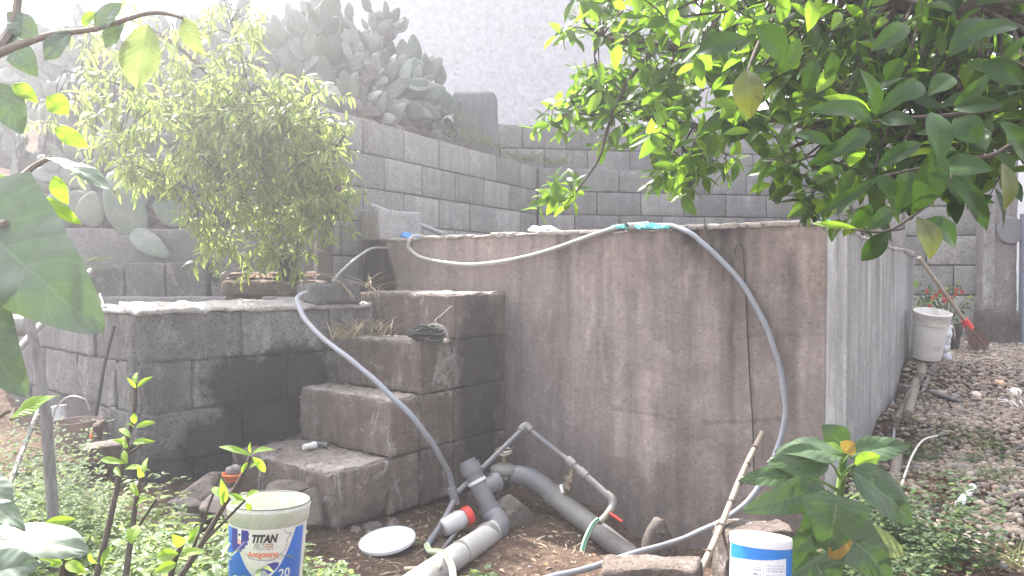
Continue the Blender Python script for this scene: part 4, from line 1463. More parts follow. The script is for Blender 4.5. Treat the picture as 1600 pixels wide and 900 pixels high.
def can_col(a, z):
    x = a * cR
    c = (.74, .74, .77)
    blue = (.02, .19, .58)
    if z > cnz - .05 + .010 * a: c = blue
    if x > .062: c = blue
    if c != blue:
        u_, v_ = int((cnz - z) / .0042), int((x + .12) / .0030)
        for (x0, x1, z0, z1) in ((-.09, -.032, .0, cnz - .07), (-.016, .056, .0, cnz - .066)):
            if x0 < x < x1 and z0 < z < z1 and u_ % 2 == 0 and _tab[u_ % 90][v_ % 90] > .22 and _tab[(u_ * 7) % 90][3] > .12:
                c = (.42, .44, .5)
        if abs(x + .024) < .0008: c = (.6, .6, .65)
        if -.056 < x < -.044 and abs(z - (cnz - .1)) < .002: c = (.1, .1, .1)
    n = .05 * mn.noise(Vector((x * 50, z * 50, 1)))
    return tuple(v * (1 + n) for v in c)


print_mesh(Mc, lambda z: cR * .99, -1.6, 1.6, .01, cnz - .016, 260, 170, can_col).build('printed_label', plastic('tub_label', (1, 1, 1), .35, .05, attr=True), can)

# round tub with wire handle and small can (left)
rt = P(122, 702, 4.75)
Mr = Matrix.Translation((rt.x, rt.y, P(122, 702, 4.75).z)) @ Matrix.Rotation(R(-3), 4, 'Y')
rtb = thing('round_tub', 'dusty pinkish grey round tub with a wire handle among the weeds', 'tub', rt)
rR = 37 / F_PX * 4.75
hR = 46 / F_PX * 4.75
MB().lathe([(0, 0), (rR * .88, 0), (rR * .98, hR * .85), (rR * 1.0, hR), (rR * .96, hR), (rR * .92, hR * .8), (rR * .85, .02), (0, .02)], Mr, 40).build('body', plastic('dusty_tub', (.2, .165, .155), .8, .4, (.35, .16, .08)), rtb)
hp = [Mr @ Vector((-rR * .98, -.03, hR * .75)), Mr @ Vector((-rR * .6, -.05, hR * 1.5)), Mr @ Vector((0, -.05, hR * 1.85)), Mr @ Vector((rR * .6, -.04, hR * 1.7)), Mr @ Vector((rR * .72, -.03, hR * 1.35))]
MB().tube(hp, .006, 6, smooth_path=5).build('wire_handle', M_hose_l, rtb)
pc_ = P(92, 652, 4.9)
Mp = Matrix.Translation(pc_ - Vector((0, 0, .1))) @ Matrix.Rotation(R(-14), 4, 'Y') @ Matrix.Rotation(R(-8), 4, 'X')
pc_ = pc_ + Vector((.03, -.1, .05))
cn2 = thing('small_can', 'small tilted white paint can with a dark base behind the round tub', 'can', pc_ - Vector((0, 0, .12)))
MB().lathe([(0, .04), (.062, .04), (.066, .16), (.07, .165), (.066, .172), (.05, .166), (0, .166)], Mp, 30).build('body', plastic('white_can', (.7, .72, .8), .4, .3), cn2)
MB().lathe([(0, -.02), (.058, -.02), (.063, .042), (0, .042)], Mp, 30).build('base', M_black, cn2)
rf = P(156, 663, 4.65)
MB().rock(rf, (.05, .04, .025), 3, 3, .4).build('rusty_lump', M_rust, None, label='rust brown crumpled scrap on the right lip of the round tub', cat='scrap')
MB().rock(P(143, 680, 4.6), (.026, .01, .026), 3, 5, .4).build('orange_scrap', M_orange, None, label='orange scrap stuck to the side of the round tub', cat='scrap')

# small clay pot with a round cactus
fp_ = P(365, 745, 4.22)
po = thing('clay_saucer', 'orange clay saucer pot holding a small round cactus on the rubble', 'pot', fp_)
MB().lathe([(0, -.02), (.045, -.02), (.06, .012), (.065, .014), (.065, .022), (.055, .022), (.04, 0), (0, 0)], Matrix.Translation(fp_), 30).build('saucer', M_orange, po)
MB().rock(fp_ + Vector((0, 0, .035)), (.04, .04, .032), 3, 1, .12).build('cactus', M_dead, po)

# stakes on the left
MB().tube([P(38, 462, 3.05), P(58, 560, 3.0), P(72, 650, 3.0), P(90, 905, 3.0)], [.017, .02, .021, .022], 9).build('wooden_stake', M_greywood, None, label='weathered wooden stake in front of the basin at the far left', cat='stake')
MB().tube([P(26, 548, 3.6), P(142, 423, 4.3)], .017, 10).build('slanted_pipe', M_pvc2, None, label='thin grey pipe leaning diagonally behind the wooden stake', cat='pipe')
MB().tube([P(178, 510, 4.45), P(163, 570, 4.4), P(150, 650, 4.35)], .010, 8).build('iron_rod', M_black, None, label='dark iron rod leaning on the left face of the basin', cat='rod')
MB().tube([P(156, 460, 5.05), P(164, 482, 4.9)], .012, 8).build('short_rod', M_black, None, label='short dark rod sticking up on the basin rim', cat='rod')
MB().tube([P(-60, 512, 4.4), P(42, 508, 4.5)], .066, 18).build('grey_drum_pipe', M_pvc2, None, label='thick grey pipe end at the far left edge behind the leaves', cat='pipe')
MB().tube([P(-40, 900, 3.2), P(60, 640, 4.4), P(95, 740, 4.2)], [.012, .012, .01], 6).build('bent_stick', M_greywood, None, label='thin bent grey stick among the weeds by the small can', cat='stick')

# broom
br0, br1 = P(1436, 402, 6.35), P(1512, 508, 6.5)
bm_ = thing('broom', 'twig broom with a cane handle leaning at the end of the tank', 'broom', P(1530, 540, 6.5))
MB().tube([br0, br1], .0165, 10).build('handle', M_bamboo, bm_)
MB().tube([P(1507, 500, 6.5), P(1516, 514, 6.5)], [.03, .036], 12).build('red_binding', M_red, bm_)
mb = MB()
rng = random.Random(4)
for i in range(260):
    a = P(1513 + rng.uniform(-4, 4), 510 + rng.uniform(-3, 3), 6.5 + rng.uniform(-.03, .03))
    b_ = P(1527 + rng.uniform(-14, 20), 543 + rng.uniform(-12, 6), 6.5 + rng.uniform(-.07, .07))
    mb.tube([a, a.lerp(b_, .5) + Vector((rng.uniform(-.01, .01), 0, 0)), b_], [.004, .003, .002], 3, caps=False)
mb.build('bristles', barkmat('bristle', (.3, .2, .16), (.17, .11, .09)), bm_)

# poles and sticks on the gravel
for (pts, r, mm_, nm, lab, ct) in [
    ([(1450, 556, 5.75), (1440, 590, 5.35), (1430, 615, 5.1), (1418, 660, 4.75)], .034, M_palebark, 'pole', 'thick pale pole on the gravel running from under the white bucket', 'pole'),
    ([(1432, 602, 5.2), (1416, 640, 4.85), (1402, 668, 4.65)], .028, M_palebark, 'pole', 'shorter pole lying left of the thick pale one beside the tank', 'pole'),
    ([(1462, 572, 5.5), (1450, 600, 5.2), (1440, 622, 5.0)], .014, M_greywood, 'stick', 'thin grey stick right of the thick pale pole', 'stick'),
    ([(1404, 690, 4.5), (1400, 730, 4.3), (1396, 775, 4.0)], .03, M_palebark, 'stump_pole', 'short upright pale pole behind the big leaved plant', 'pole'),
    ([(1408, 760, 3.9), (1424, 715, 4.15), (1442, 688, 4.3), (1465, 681, 4.35)], .006, plastic('bleached_stick', (.6, .57, .52), .7), 'bleached_stick', 'bleached bent stick sticking out right of the big leaved plant', 'stick'),
    ([(1483, 835, 3.75), (1510, 848, 3.65), (1545, 872, 3.5)], .009, M_palebark, 'stick', 'brown stick lying on bare soil below the gravel', 'stick'),
    ([(1452, 620, 4.9), (1500, 636, 4.8)], .016, M_greywood, 'stick', 'short brown stick half buried across the gravel middle', 'stick'),
    ([(1395, 635, 5.0), (1397, 680, 4.6), (1392, 720, 4.4)], .009, M_hose_l, 'stick', 'thin whitish stick standing against the foot of the tank side', 'stick'),
    ([(1497, 804, 3.75), (1520, 774, 3.9)], .021, M_whitep, 'pipe_offcut', 'pale pipe offcut lying on the gravel at the lower right', 'pipe')]:
    pp = []
    for p_ in pts:
        q = P(*p_)
        if nm not in ('stump_pole', 'bleached_stick'):
            q = on_ground(p_[0], p_[1], r * .8 + .028)
        pp.append(q)
    mb = MB()
    mb.tube(pp, [r * (1 - .12 * i / len(pp)) for i in range(len(pp))], 9, smooth_path=4 if len(pp) > 2 else 0)
    mb.build(nm, mm_, None, label=lab, cat=ct)
mb = MB()
g0 = on_ground(1590, 650, .02)
for i in range(7):
    a = g0 + Vector((rng.uniform(-.03, .05), rng.uniform(-.1, .12), rng.uniform(0, .05)))
    b_ = a + Vector((rng.uniform(-.06, .04), rng.uniform(-.15, .15), rng.uniform(.0, .12)))
    mb.tube([a, a.lerp(b_, .5) + Vector((rng.uniform(-.03, .03), 0, .02)), b_], .006, 5)
mb.build('bleached_twigs', plastic('bleached_twig', (.65, .62, .6), .7), None, label='small tangle of bleached twigs at the right edge of the gravel', cat='twigs')

# ================================================================== vegetation
def leaf_tmpl(L=1.0, W=.42, rows=5, cols=2, tipx=1.25, fold=.18, droop=.18, wave=0.0, seed=0.0, a=.85, twist=0.0, heart=0.0, vein=0.0, nv=7):
    """blade along +Y from the origin, face +Z. returns V, F, UV"""
    V, F_, UV = [], [], []
    for i in range(rows + 1):
        t_ = i / rows
        w = W * .5 * (math.sin(PI * min(1, t_ ** a)) ** .85 if 0 < t_ < 1 else 0.0)
        if heart and t_ > 0: w = W * .5 * (1 - t_) ** .62 * min(1, t_ * 9) ** .5 * 1.15
        w = max(w, .004 * L)
        for j in range(-cols, cols + 1):
            s_ = j / cols
            x = w * s_
            z = fold * abs(x) - droop * t_ * t_ * L + wave * math.sin(t_ * 9 + seed + s_ * 1.5) * abs(s_)
            if vein:
                ph = ((t_ - abs(s_) * .22) * nv) % 1.0
                z += vein * (.5 - abs(ph - .5)) * abs(s_) ** .5 * (1 - abs(s_) ** 4) * 2
            if seed: z += .03 * L * mn.noise(Vector((x * 5 + seed, t_ * 4, seed)))
            y = t_ * L - (heart * abs(s_) ** 2 * L * .16 * (1 - t_) if heart else 0)
            V.append((x + twist * t_ * t_ * L, y, z))
            UV.append((.5 + s_ * .5, t_))
    n = 2 * cols + 1
    for i in range(rows):
        for j in range(n - 1):
            k = i * n + j
            F_.append((k, k + 1, k + n + 1, k + n))
    return V, F_, UV


def frame(base, d, nrm, s=1.0, sx=None):
    d = Vector(d).normalized()
    n = Vector(nrm)
    n = (n - d * n.dot(d))
    n = n.normalized() if n.length > 1e-5 else d.orthogonal().normalized()
    x = d.cross(n)
    M = Matrix((x * (sx or s), d * s, n * s)).transposed().to_4x4()
    M.translation = base
    return M


def scatter_np(name, tmpl, Ms, cols, mat, parent=None, **kw):
    """one joined mesh of many copies of tmpl (V,F,UV)"""
    V, F_, UV = tmpl
    V = np.array(V)
    Ms = np.array([np.array(M) for M in Ms])
    off = np.array(root_loc(parent)) if parent else np.array([Ms[:, 0, 3].mean(), Ms[:, 1, 3].mean(), Ms[:, 2, 3].min()])
    W = np.einsum('nij,kj->nki', Ms[:, :3, :3], V) + Ms[:, None, :3, 3] - off
    n, k = len(Ms), len(V)
    me = bpy.data.meshes.new(name)
    me.vertices.add(n * k)
    me.vertices.foreach_set('co', W.reshape(-1).astype(np.float32))
    fl = np.array([len(f) for f in F_])
    li = np.concatenate([np.array(f) for f in F_])
    loops = (li[None, :] + (np.arange(n) * k)[:, None]).reshape(-1).astype(np.int32)
    st = np.concatenate([[0], np.cumsum(fl)[:-1]])
    starts = (st[None, :] + (np.arange(n) * len(li))[:, None]).reshape(-1).astype(np.int32)
    me.loops.add(len(loops))
    me.loops.foreach_set('vertex_index', loops)
    me.polygons.add(len(starts))
    me.polygons.foreach_set('loop_start', starts)
    try:
        me.polygons.foreach_set('loop_total', np.tile(fl, n).astype(np.int32))
    except Exception:
        pass
    me.polygons.foreach_set('use_smooth', np.ones(len(starts), dtype=bool))
    me.update(calc_edges=True)
    if UV:
        ul = me.uv_layers.new(name='UVMap')
        ul.data.foreach_set('uv', np.tile(np.array(UV)[li], (n, 1)).astype(np.float32).ravel())
    ca = me.color_attributes.new('tint', 'FLOAT_COLOR', 'POINT')
    c = np.ones((n, k, 4), dtype=np.float32)
    c[:, :, :3] = np.array(cols, dtype=np.float32)[:, None, :3]
    ca.data.foreach_set('color', c.ravel())
    me.validate()
    me.materials.append(mat)
    o = bpy.data.objects.new(name, me)
    scn.collection.objects.link(o)
    if parent:
        o.parent = parent
    else:
        o.location = off
    return setp(o, **kw)


def tmpl_mesh(name, tmpl, mat):
    me = bpy.data.meshes.new(name)
    me.from_pydata(tmpl[0], [], tmpl[1])
    ul = me.uv_layers.new(name='UVMap')
    li = np.array([l.vertex_index for l in me.loops])
    ul.data.foreach_set('uv', np.array(tmpl[2], dtype=np.float32)[li].ravel())
    me.polygons.foreach_set('use_smooth', [True] * len(me.polygons))
    me.materials.append(mat)
    return me


def foliage(parent, recs, tm, mat_o, mat_j, nobj, name='leaf'):
    """recs: (Matrix, size). the nobj that show largest become leaf objects, the rest one part"""
    def score(r):
        p = r[0].translation
        if p.y < .3: return 0
        x, z = p.x / p.y * F_PX + 800, 450 - (p.z - CAM_Z) / p.y * F_PX
        if not (-40 < x < 1640 and -60 < z < 940): return 0
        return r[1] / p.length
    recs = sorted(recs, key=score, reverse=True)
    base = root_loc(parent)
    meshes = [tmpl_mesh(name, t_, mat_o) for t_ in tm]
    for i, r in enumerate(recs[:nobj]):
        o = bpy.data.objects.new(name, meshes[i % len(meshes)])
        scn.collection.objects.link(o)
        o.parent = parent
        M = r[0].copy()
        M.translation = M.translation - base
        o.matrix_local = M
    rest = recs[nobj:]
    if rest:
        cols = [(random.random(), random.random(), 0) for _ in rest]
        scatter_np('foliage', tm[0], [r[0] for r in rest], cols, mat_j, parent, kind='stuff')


def rv(s=1.0):
    return Vector((random.uniform(-s, s), random.uniform(-s, s), random.uniform(-s, s)))


def twig_leaves(p, d, length, n, ll, droop=.3, spread=.9, recs=None, wood=None, wr=.003, nbias=(0, -.2, 1), lvar=.3, aspect=1.0):
    """a twig from p along d with alternating leaves; returns records"""
    d = Vector(d).normalized()
    pts = [Vector(p)]
    for i in range(4):
        d = (d + Vector((0, 0, -droop * .25)) + rv(.12)).normalized()
        pts.append(pts[-1] + d * length / 4)
    if wood is not None: wood.tube(pts, [wr, wr * .85, wr * .7, wr * .6, wr * .4], 4, caps=False)
    for i in range(n):
        f = .15 + .85 * (i + 1) / n
        k = min(3, int(f * 4 - 1e-6))
        q = pts[k].lerp(pts[k + 1], f * 4 - k)
        tdir = (pts[k + 1] - pts[k]).normalized()
        side = tdir.orthogonal().normalized()
        side.rotate(Matrix.Rotation(i * 2.4 + random.random(), 3, tdir))
        ld_ = (tdir * (1 - spread * .75) + side * spread + Vector((0, 0, -droop * .6)) + rv(.15)).normalized()
        s_ = ll * random.uniform(1 - lvar, 1 + lvar * .6)
        nn = Vector(nbias) + rv(.7)
        recs.append((frame(q, ld_, nn, s_, s_ * aspect), s_))


def ell(cx, cy, rx, ry, d0, d1):
    while True:
        a, b_ = random.uniform(-1, 1), random.uniform(-1, 1)
        if a * a + b_ * b_ < 1: break
    return P(cx + rx * a, cy + ry * b_, random.uniform(d0, d1))


# ------------------------------------------------------------------ hillside behind the retaining wall
def hill_z(x, y):
    yw = 6.25 + (x + 1.46) * 1.916
    z1 = 1.73 + (y - 7.2) * .6
    z2 = 2.52 + .3 * max(0, y - yw) * min(1, max(0, (-.5 - x) / .8))
    f = min(1, max(0, (x + 2.4) / 1.0))
    f = f * f * (3 - 2 * f)
    return z1 * (1 - f) + max(min(z1, 2.5 + 1.2 * max(0, -.4 - x)), z2) * f + .06 * mn.noise(Vector((x * 1.5, y * 1.5, 4))) + .03 * mn.noise(Vector((x * 6, y * 6, 4)))


mb = MB()
nxh, nyh = 90, 60
for j in range(nyh + 1):
    for i in range(nxh + 1):
        x = -9 + i * 9.4 / nxh
        ys_ = 7.22 if x < -1.75 else max(7.22, 6.25 + (x + 1.46) * 1.916 + .28)
        y = ys_ + (12.8 - ys_) * (j / nyh)
        mb.v.append((x, y, min(hill_z(x, y), 3.4 + .05 * mn.noise(Vector((x * 2, y * 2, 0)))) if j else hill_z(x, y) - .5))
for j in range(nyh):
    for i in range(nxh):
        a = j * (nxh + 1) + i
        mb.f.append((a, a + 1, a + nxh + 2, a + nxh + 1))
mb.build('hillside', M_soil, None, kind='structure')
hr = MB()
rng = random.Random(12)
for i in range(150):
    x, y = rng.uniform(-5.5, -.2), rng.uniform(7.25, 10.5)
    if y < 6.25 + (x + 1.46) * 1.916 + .5: continue
    s_ = rng.uniform(.06, .17)
    hr.rock((x, y, hill_z(x, y) + s_ * .3), (s_, s_, s_ * .7), 2, i * 1.7, .4)
hr.build('hillside_rubble', M_stone, None, kind='stuff')


def pad_mesh(i, dead=False):
    mb = MB()
    rows, cols_ = 11, 14
    sd_ = i * 2.7
    for r_ in range(rows + 1):
        t_ = r_ / rows
        w = .29 * math.sin(PI * (.04 + .93 * t_) ** .78) ** .7 + .012
        th = .034 * math.sin(PI * (.06 + .90 * t_)) ** .6 + .006
        if dead: th *= .5
        for k in range(cols_):
            a = 2 * PI * k / cols_
            x, z = w * math.cos(a), th * math.sin(a)
            y = t_
            e = .035 * mn.noise(Vector((x * 3 + sd_, y * 3, 1)))
            z += .07 * mn.noise(Vector((x * 2 + sd_, y * 2, sd_))) + (0.12 * mn.noise(Vector((x * 5 + sd_, y * 5, 2))) if dead else 0)
            mb.v.append((x * (1 + e * 2), y, z + .06 * y * y * (1 if i % 2 else -1)))
    for r_ in range(rows):
        for k in range(cols_):
            k2 = (k + 1) % cols_
            mb.f.append((r_ * cols_ + k, r_ * cols_ + k2, (r_ + 1) * cols_ + k2, (r_ + 1) * cols_ + k))
    mb.f.append(tuple(reversed(range(cols_))))
    mb.f.append(tuple(rows * cols_ + k for k in range(cols_)))
    me = bpy.data.meshes.new('pad')
    me.from_pydata(mb.v, [], mb.f)
    me.polygons.foreach_set('use_smooth', [True] * len(me.polygons))
    me.materials.append(M_dead if dead else M_cactus)
    return me


PADS = [pad_mesh(i) for i in range(5)]
DEADS = [pad_mesh(i + 9, True) for i in range(3)]


def put_pad(parent, base, d, nrm, s, sx=None, dead=False):
    M = frame(Vector(base) - root_loc(parent), d, nrm, s, sx or s)
    o = bpy.data.objects.new('pad', random.choice(DEADS if dead else PADS))
    scn.collection.objects.link(o)
    o.parent = parent
    o.matrix_local = M
    return o


def cactus(px, d, label, size, levels, n0=3, lean=0.0, yb=None, deadp=.25):
    x = (px - 800) / F_PX * d
    z = hill_z(x, d) if yb is None else yb
    c = thing('prickly_pear', label, 'cactus', (x, d, z), group='prickly pear cacti on the bank above the walls')
    cnt = [0]

    def grow(base, dr, lv, s):
        nrm = Vector((random.uniform(-.9, .9), -1, random.uniform(-.3, .5)))
        wd = random.uniform(.8, 1.15)
        put_pad(c, base, dr, nrm, s, s * wd, dead=(lv >= levels - 1 and random.random() < deadp + .3))
        cnt[0] += 1
        if lv <= 0: return
        dn = Vector(dr).normalized()
        xx = dn.cross((nrm - dn * nrm.dot(dn)).normalized())
        for k in range(random.choice((1, 2, 2, 3))):
            a = random.uniform(-1.0, 1.0)
            tip = Vector(base) + dn * s * (.93 - .18 * abs(a)) + xx * s * .25 * wd * a
            nd = (dn + xx * a * 1.1 + Vector((random.uniform(-.3, .3), random.uniform(-.5, .2), random.uniform(-.05, .5)))).normalized()
            grow(tip, nd, lv - 1, s * random.uniform(.72, 1.0))
    for k in range(n0):
        grow(Vector((x + random.uniform(-.25, .25), d + random.uniform(-.2, .2), z - .05)), Vector((random.uniform(-.6, .6) + lean, random.uniform(-.5, .1), random.uniform(.5, 1))), levels, size * random.uniform(.85, 1.1))
    return c


random.seed(21)
cactus(500, 8.6, 'tallest prickly pear, its top pad reaching the upper edge above the shrub', .42, 4, 3)
cactus(560, 8.3, 'grey prickly pear with dead draped pads above the left end of the oblique wall', .36, 2, 4, .3)
cactus(600, 8.9, 'prickly pear in the middle of the bank against the stucco wall', .36, 2, 4)
cactus(635, 8.7, 'prickly pear hanging low over the oblique block wall', .31, 1, 5, .4)
cactus(672, 9.4, 'prickly pear with two small upright pads left of the concrete pier', .33, 1, 4)
cactus(450, 8.6, 'prickly pear directly behind the crown of the shrub', .4, 3, 3)
cactus(700, 9.6, 'lowest prickly pear at the right foot of the bank beside the pier', .22, 1, 4)
cactus(380, 8.2, 'prickly pear left of the tallest one, mostly hidden by shrub twigs', .38, 3, 3)
cactus(300, 8.0, 'prickly pear above the plastered wall behind the leaning leaves', .36, 2, 4)
cactus(215, 7.7, 'prickly pear on the bank at the left above the basin', .36, 2, 4)
cactus(340, 9.2, 'prickly pear high on the bank behind the shrub, second row', .4, 3, 4)
cactus(420, 9.6, 'prickly pear high on the bank against the left edge of the stucco wall', .4, 3, 4)
cactus(250, 8.8, 'prickly pear in the second row above the drooping pads', .38, 3, 4)
cactus(160, 8.6, 'prickly pear in the second row at the left, behind pale leaves', .38, 3, 4)
cactus(60, 8.2, 'prickly pear at the left edge behind the velvety leaves', .38, 3, 4)
cactus(540, 9.4, 'prickly pear of the second row just right of the tallest one', .38, 3, 4)
cactus(440, 8.9, 'tall prickly pear with many stacked pads behind the upper twigs of the shrub', .44, 4, 5)
cactus(575, 9.3, 'tall prickly pear touching the upper edge against the stucco wall', .4, 4, 4)
cactus(375, 9.6, 'tall prickly pear in the glare behind the top of the shrub', .46, 4, 5)
cactus(300, 9.3, 'tall prickly pear rising left of the shrub top', .44, 4, 5)
cactus(210, 9.2, 'tall prickly pear seen between the hanging leaves and the shrub', .44, 4, 4)
cactus(110, 9.0, 'tall prickly pear in the upper left behind the bare branch', .44, 4, 4)
cactus(470, 7.9, 'prickly pear with big flat pads just right of the shrub crown', .36, 3, 4, .2)
cactus(520, 7.6, 'prickly pear sprawling down to the top course at the left end of the oblique wall', .3, 2, 5, .2)
cactus(120, 7.7, 'prickly pear at the far left of the bank', .36, 2, 3)
# hand placed pads
cc_ = thing('prickly_pear', 'prickly pear with long drooping pads hanging over the plastered wall', 'cactus', P(190, 330, 7.3), group='prickly pear cacti on the bank above the walls')
for (b_, t_, wpx, d, dd) in [((215, 372), (172, 268), 58, 7.05, 1), ((205, 362), (262, 400), 34, 6.98, 0), ((150, 340), (112, 300), 40, 7.2, 0), ((290, 345), (240, 318), 40, 7.2, 1), ((135, 352), (150, 300), 44, 7.1, 1), ((300, 330), (330, 270), 60, 7.4, 0), ((90, 350), (105, 290), 50, 7.2, 0)]:
    p, q = P(b_[0], b_[1], d), P(t_[0], t_[1], d - .08)
    L_ = (q - p).length
    put_pad(cc_, p, q - p, (.1, -1, .25), L_, wpx / F_PX * d / .58)
cc_ = thing('prickly_pear', 'prickly pear with flat pale green pads silhouetted against the stucco wall', 'cactus', P(640, 200, 8.6), group='prickly pear cacti on the bank above the walls')
for (b_, t_, wpx, d, dd) in [((497, 72), (497, -20), 34, 8.4, 0), ((500, 130), (496, 60), 26, 8.4, 0), ((648, 100), (646, 54), 26, 8.6, 0), ((668, 118), (664, 82), 14, 8.7, 0), ((686, 134), (690, 101), 19, 8.7, 0),
                             ((640, 155), (645, 130), 22, 8.3, 0), ((620, 132), (636, 104), 24, 8.3, 0), ((700, 180), (690, 140), 32, 8.8, 0), ((655, 185), (640, 158), 26, 8.2, 0), ((607, 192), (604, 162), 30, 8.1, 0), ((500, 150), (525, 122), 60, 8.2, 0),
                             ((590, 40), (590, 18), 22, 8.8, 0), ((612, 64), (604, 42), 16, 8.7, 1), ((718, 172), (719, 157), 9, 8.9, 0), ((540, 150), (585, 110), 34, 8.3, 1), ((560, 118), (600, 108), 26, 8.2, 1), ((470, 175), (505, 150), 62, 8.1, 0), ((462, 120), (470, 78), 42, 8.3, 1)]:
    p, q = P(b_[0], b_[1], d), P(t_[0], t_[1], d - .06)
    L_ = (q - p).length
    put_pad(cc_, p, q - p, (random.uniform(-.3, .3), -1, random.uniform(-.1, .3)), L_, wpx / F_PX * d / .58, dead=bool(dd))

cd_ = thing('prickly_pear', 'heap of withered grey pads lying along the top of the oblique wall', 'cactus', P(640, 205, 8.2), group='prickly pear cacti on the bank above the walls')
random.seed(91)
for i in range(34):
    fx = random.random()
    px_, d_ = 560 + 165 * fx, 7.35 + 1.5 * fx + random.uniform(0, .5)
    x_, y_ = (px_ - 800) / F_PX * d_, d_
    z_ = hill_z(x_, y_) + random.uniform(.0, .22)
    s_ = random.uniform(.16, .27)
    put_pad(cd_, (x_, y_, z_), (random.uniform(-1, 1), random.uniform(-.7, .1), random.uniform(-.2, .8)), (random.uniform(-.5, .5), -1, random.uniform(-.2, .9)), s_, s_ * random.uniform(.8, 1.2), dead=random.random() < .55)

# ------------------------------------------------------------------ willowy shrub
random.seed(33)
sb = P(450, 432, 6.15)
sh = thing('willowy_shrub', 'tall shrub with narrow drooping yellow green leaves growing behind the basin', 'shrub', sb)
wood = MB()
recs = []
limbs = [[(450, 436, 6.15), (440, 380, 6.1), (420, 300, 6.0), (400, 200, 5.8), (380, 100, 5.6), (350, 0, 5.5)],
         [(452, 436, 6.15), (470, 370, 6.1), (490, 290, 5.9), (500, 210, 5.8), (480, 130, 5.8)],
         [(448, 436, 6.15), (400, 340, 6.0), (340, 250, 5.8), (270, 170, 5.6), (180, 130, 5.5), (100, 110, 5.4)],
         [(420, 300, 6.0), (370, 290, 5.8), (330, 300, 5.7), (290, 310, 5.7)],
         [(400, 200, 5.8), (330, 120, 5.7), (260, 60, 5.6), (200, 30, 5.6)],
         [(440, 380, 6.1), (455, 410, 6.0), (450, 425, 5.95)],
         [(490, 290, 5.9), (520, 240, 5.8), (540, 210, 5.7)], [(480, 330, 5.9), (515, 330, 5.8), (535, 345, 5.75)]]
LP_ = []
for L_ in limbs:
    pts = [P(*p) for p in L_]
    q, _r = catmull(pts, [.02] * len(pts), 5)
    wood.tube(pts, [max(.004, .026 * (1 - i / len(pts)) ** 1.1) for i in range(len(pts))], 6, smooth_path=5)
    LP_ += q
zones = [((440, 250, 90, 70), 52, 5.3, 6.1), ((400, 175, 85, 50), 44, 5.2, 6.0), ((480, 205, 60, 50), 34, 5.3, 6.0), ((500, 290, 50, 60), 32, 5.4, 6.0), ((350, 130, 55, 55), 14, 5.2, 5.9), ((410, 350, 75, 34), 22, 5.5, 6.1), ((350, 40, 70, 45), 12, 5.3, 6.0), ((310, 260, 40, 60), 12, 5.2, 5.8),
         ((440, 405, 40, 16), 12, 5.6, 6.1), ((335, 335, 30, 45), 7, 5.5, 5.9), ((220, 250, 80, 35), 22, 5.3, 5.9), ((180, 170, 110, 60), 28, 5.0, 5.8), ((290, 150, 60, 70), 14, 5.1, 5.8), ((430, 130, 50, 40), 8, 5.2, 5.9), ((355, 240, 50, 70), 20, 5.3, 5.9), ((345, 380, 30, 25), 5, 5.6, 5.9), ((300, 200, 50, 60), 18, 5.2, 5.8), ((200, 60, 130, 50), 12, 5.0, 5.8), ((515, 350, 25, 20), 5, 5.6, 5.9)]
for (e, n, d0, d1) in zones:
    for _ in range(n):
        p = ell(*e, d0, d1)
        near = min(LP_, key=lambda q: (q - p).length_squared)
        if (near - p).length > .12:
            wood.tube([near, near.lerp(p, .5) + Vector((0, 0, .04)) + rv(.03), p], [.004, .0035, .0025], 4, caps=False)
        for _k in range(2):
            dr = (rv(1) + Vector((0, -.1, .1))).normalized()
            twig_leaves(p, dr, random.uniform(.12, .24), random.randint(7, 11), .098, droop=.75, spread=.85, recs=recs, wood=wood, wr=.0025)
wood.build('branches', M_bark, sh)
TS = [leaf_tmpl(1, .24, 4, 1, fold=.3, droop=.4, seed=k * 1.3 + .2) for k in range(4)]
foliage(sh, recs, TS, LG['shrub_o'], LG['shrub'], 280)
MB().rock(P(528, 295, 5.5), (.028, .028, .028), 2, 1, .05).build('round_fruit', M_rust, sh)

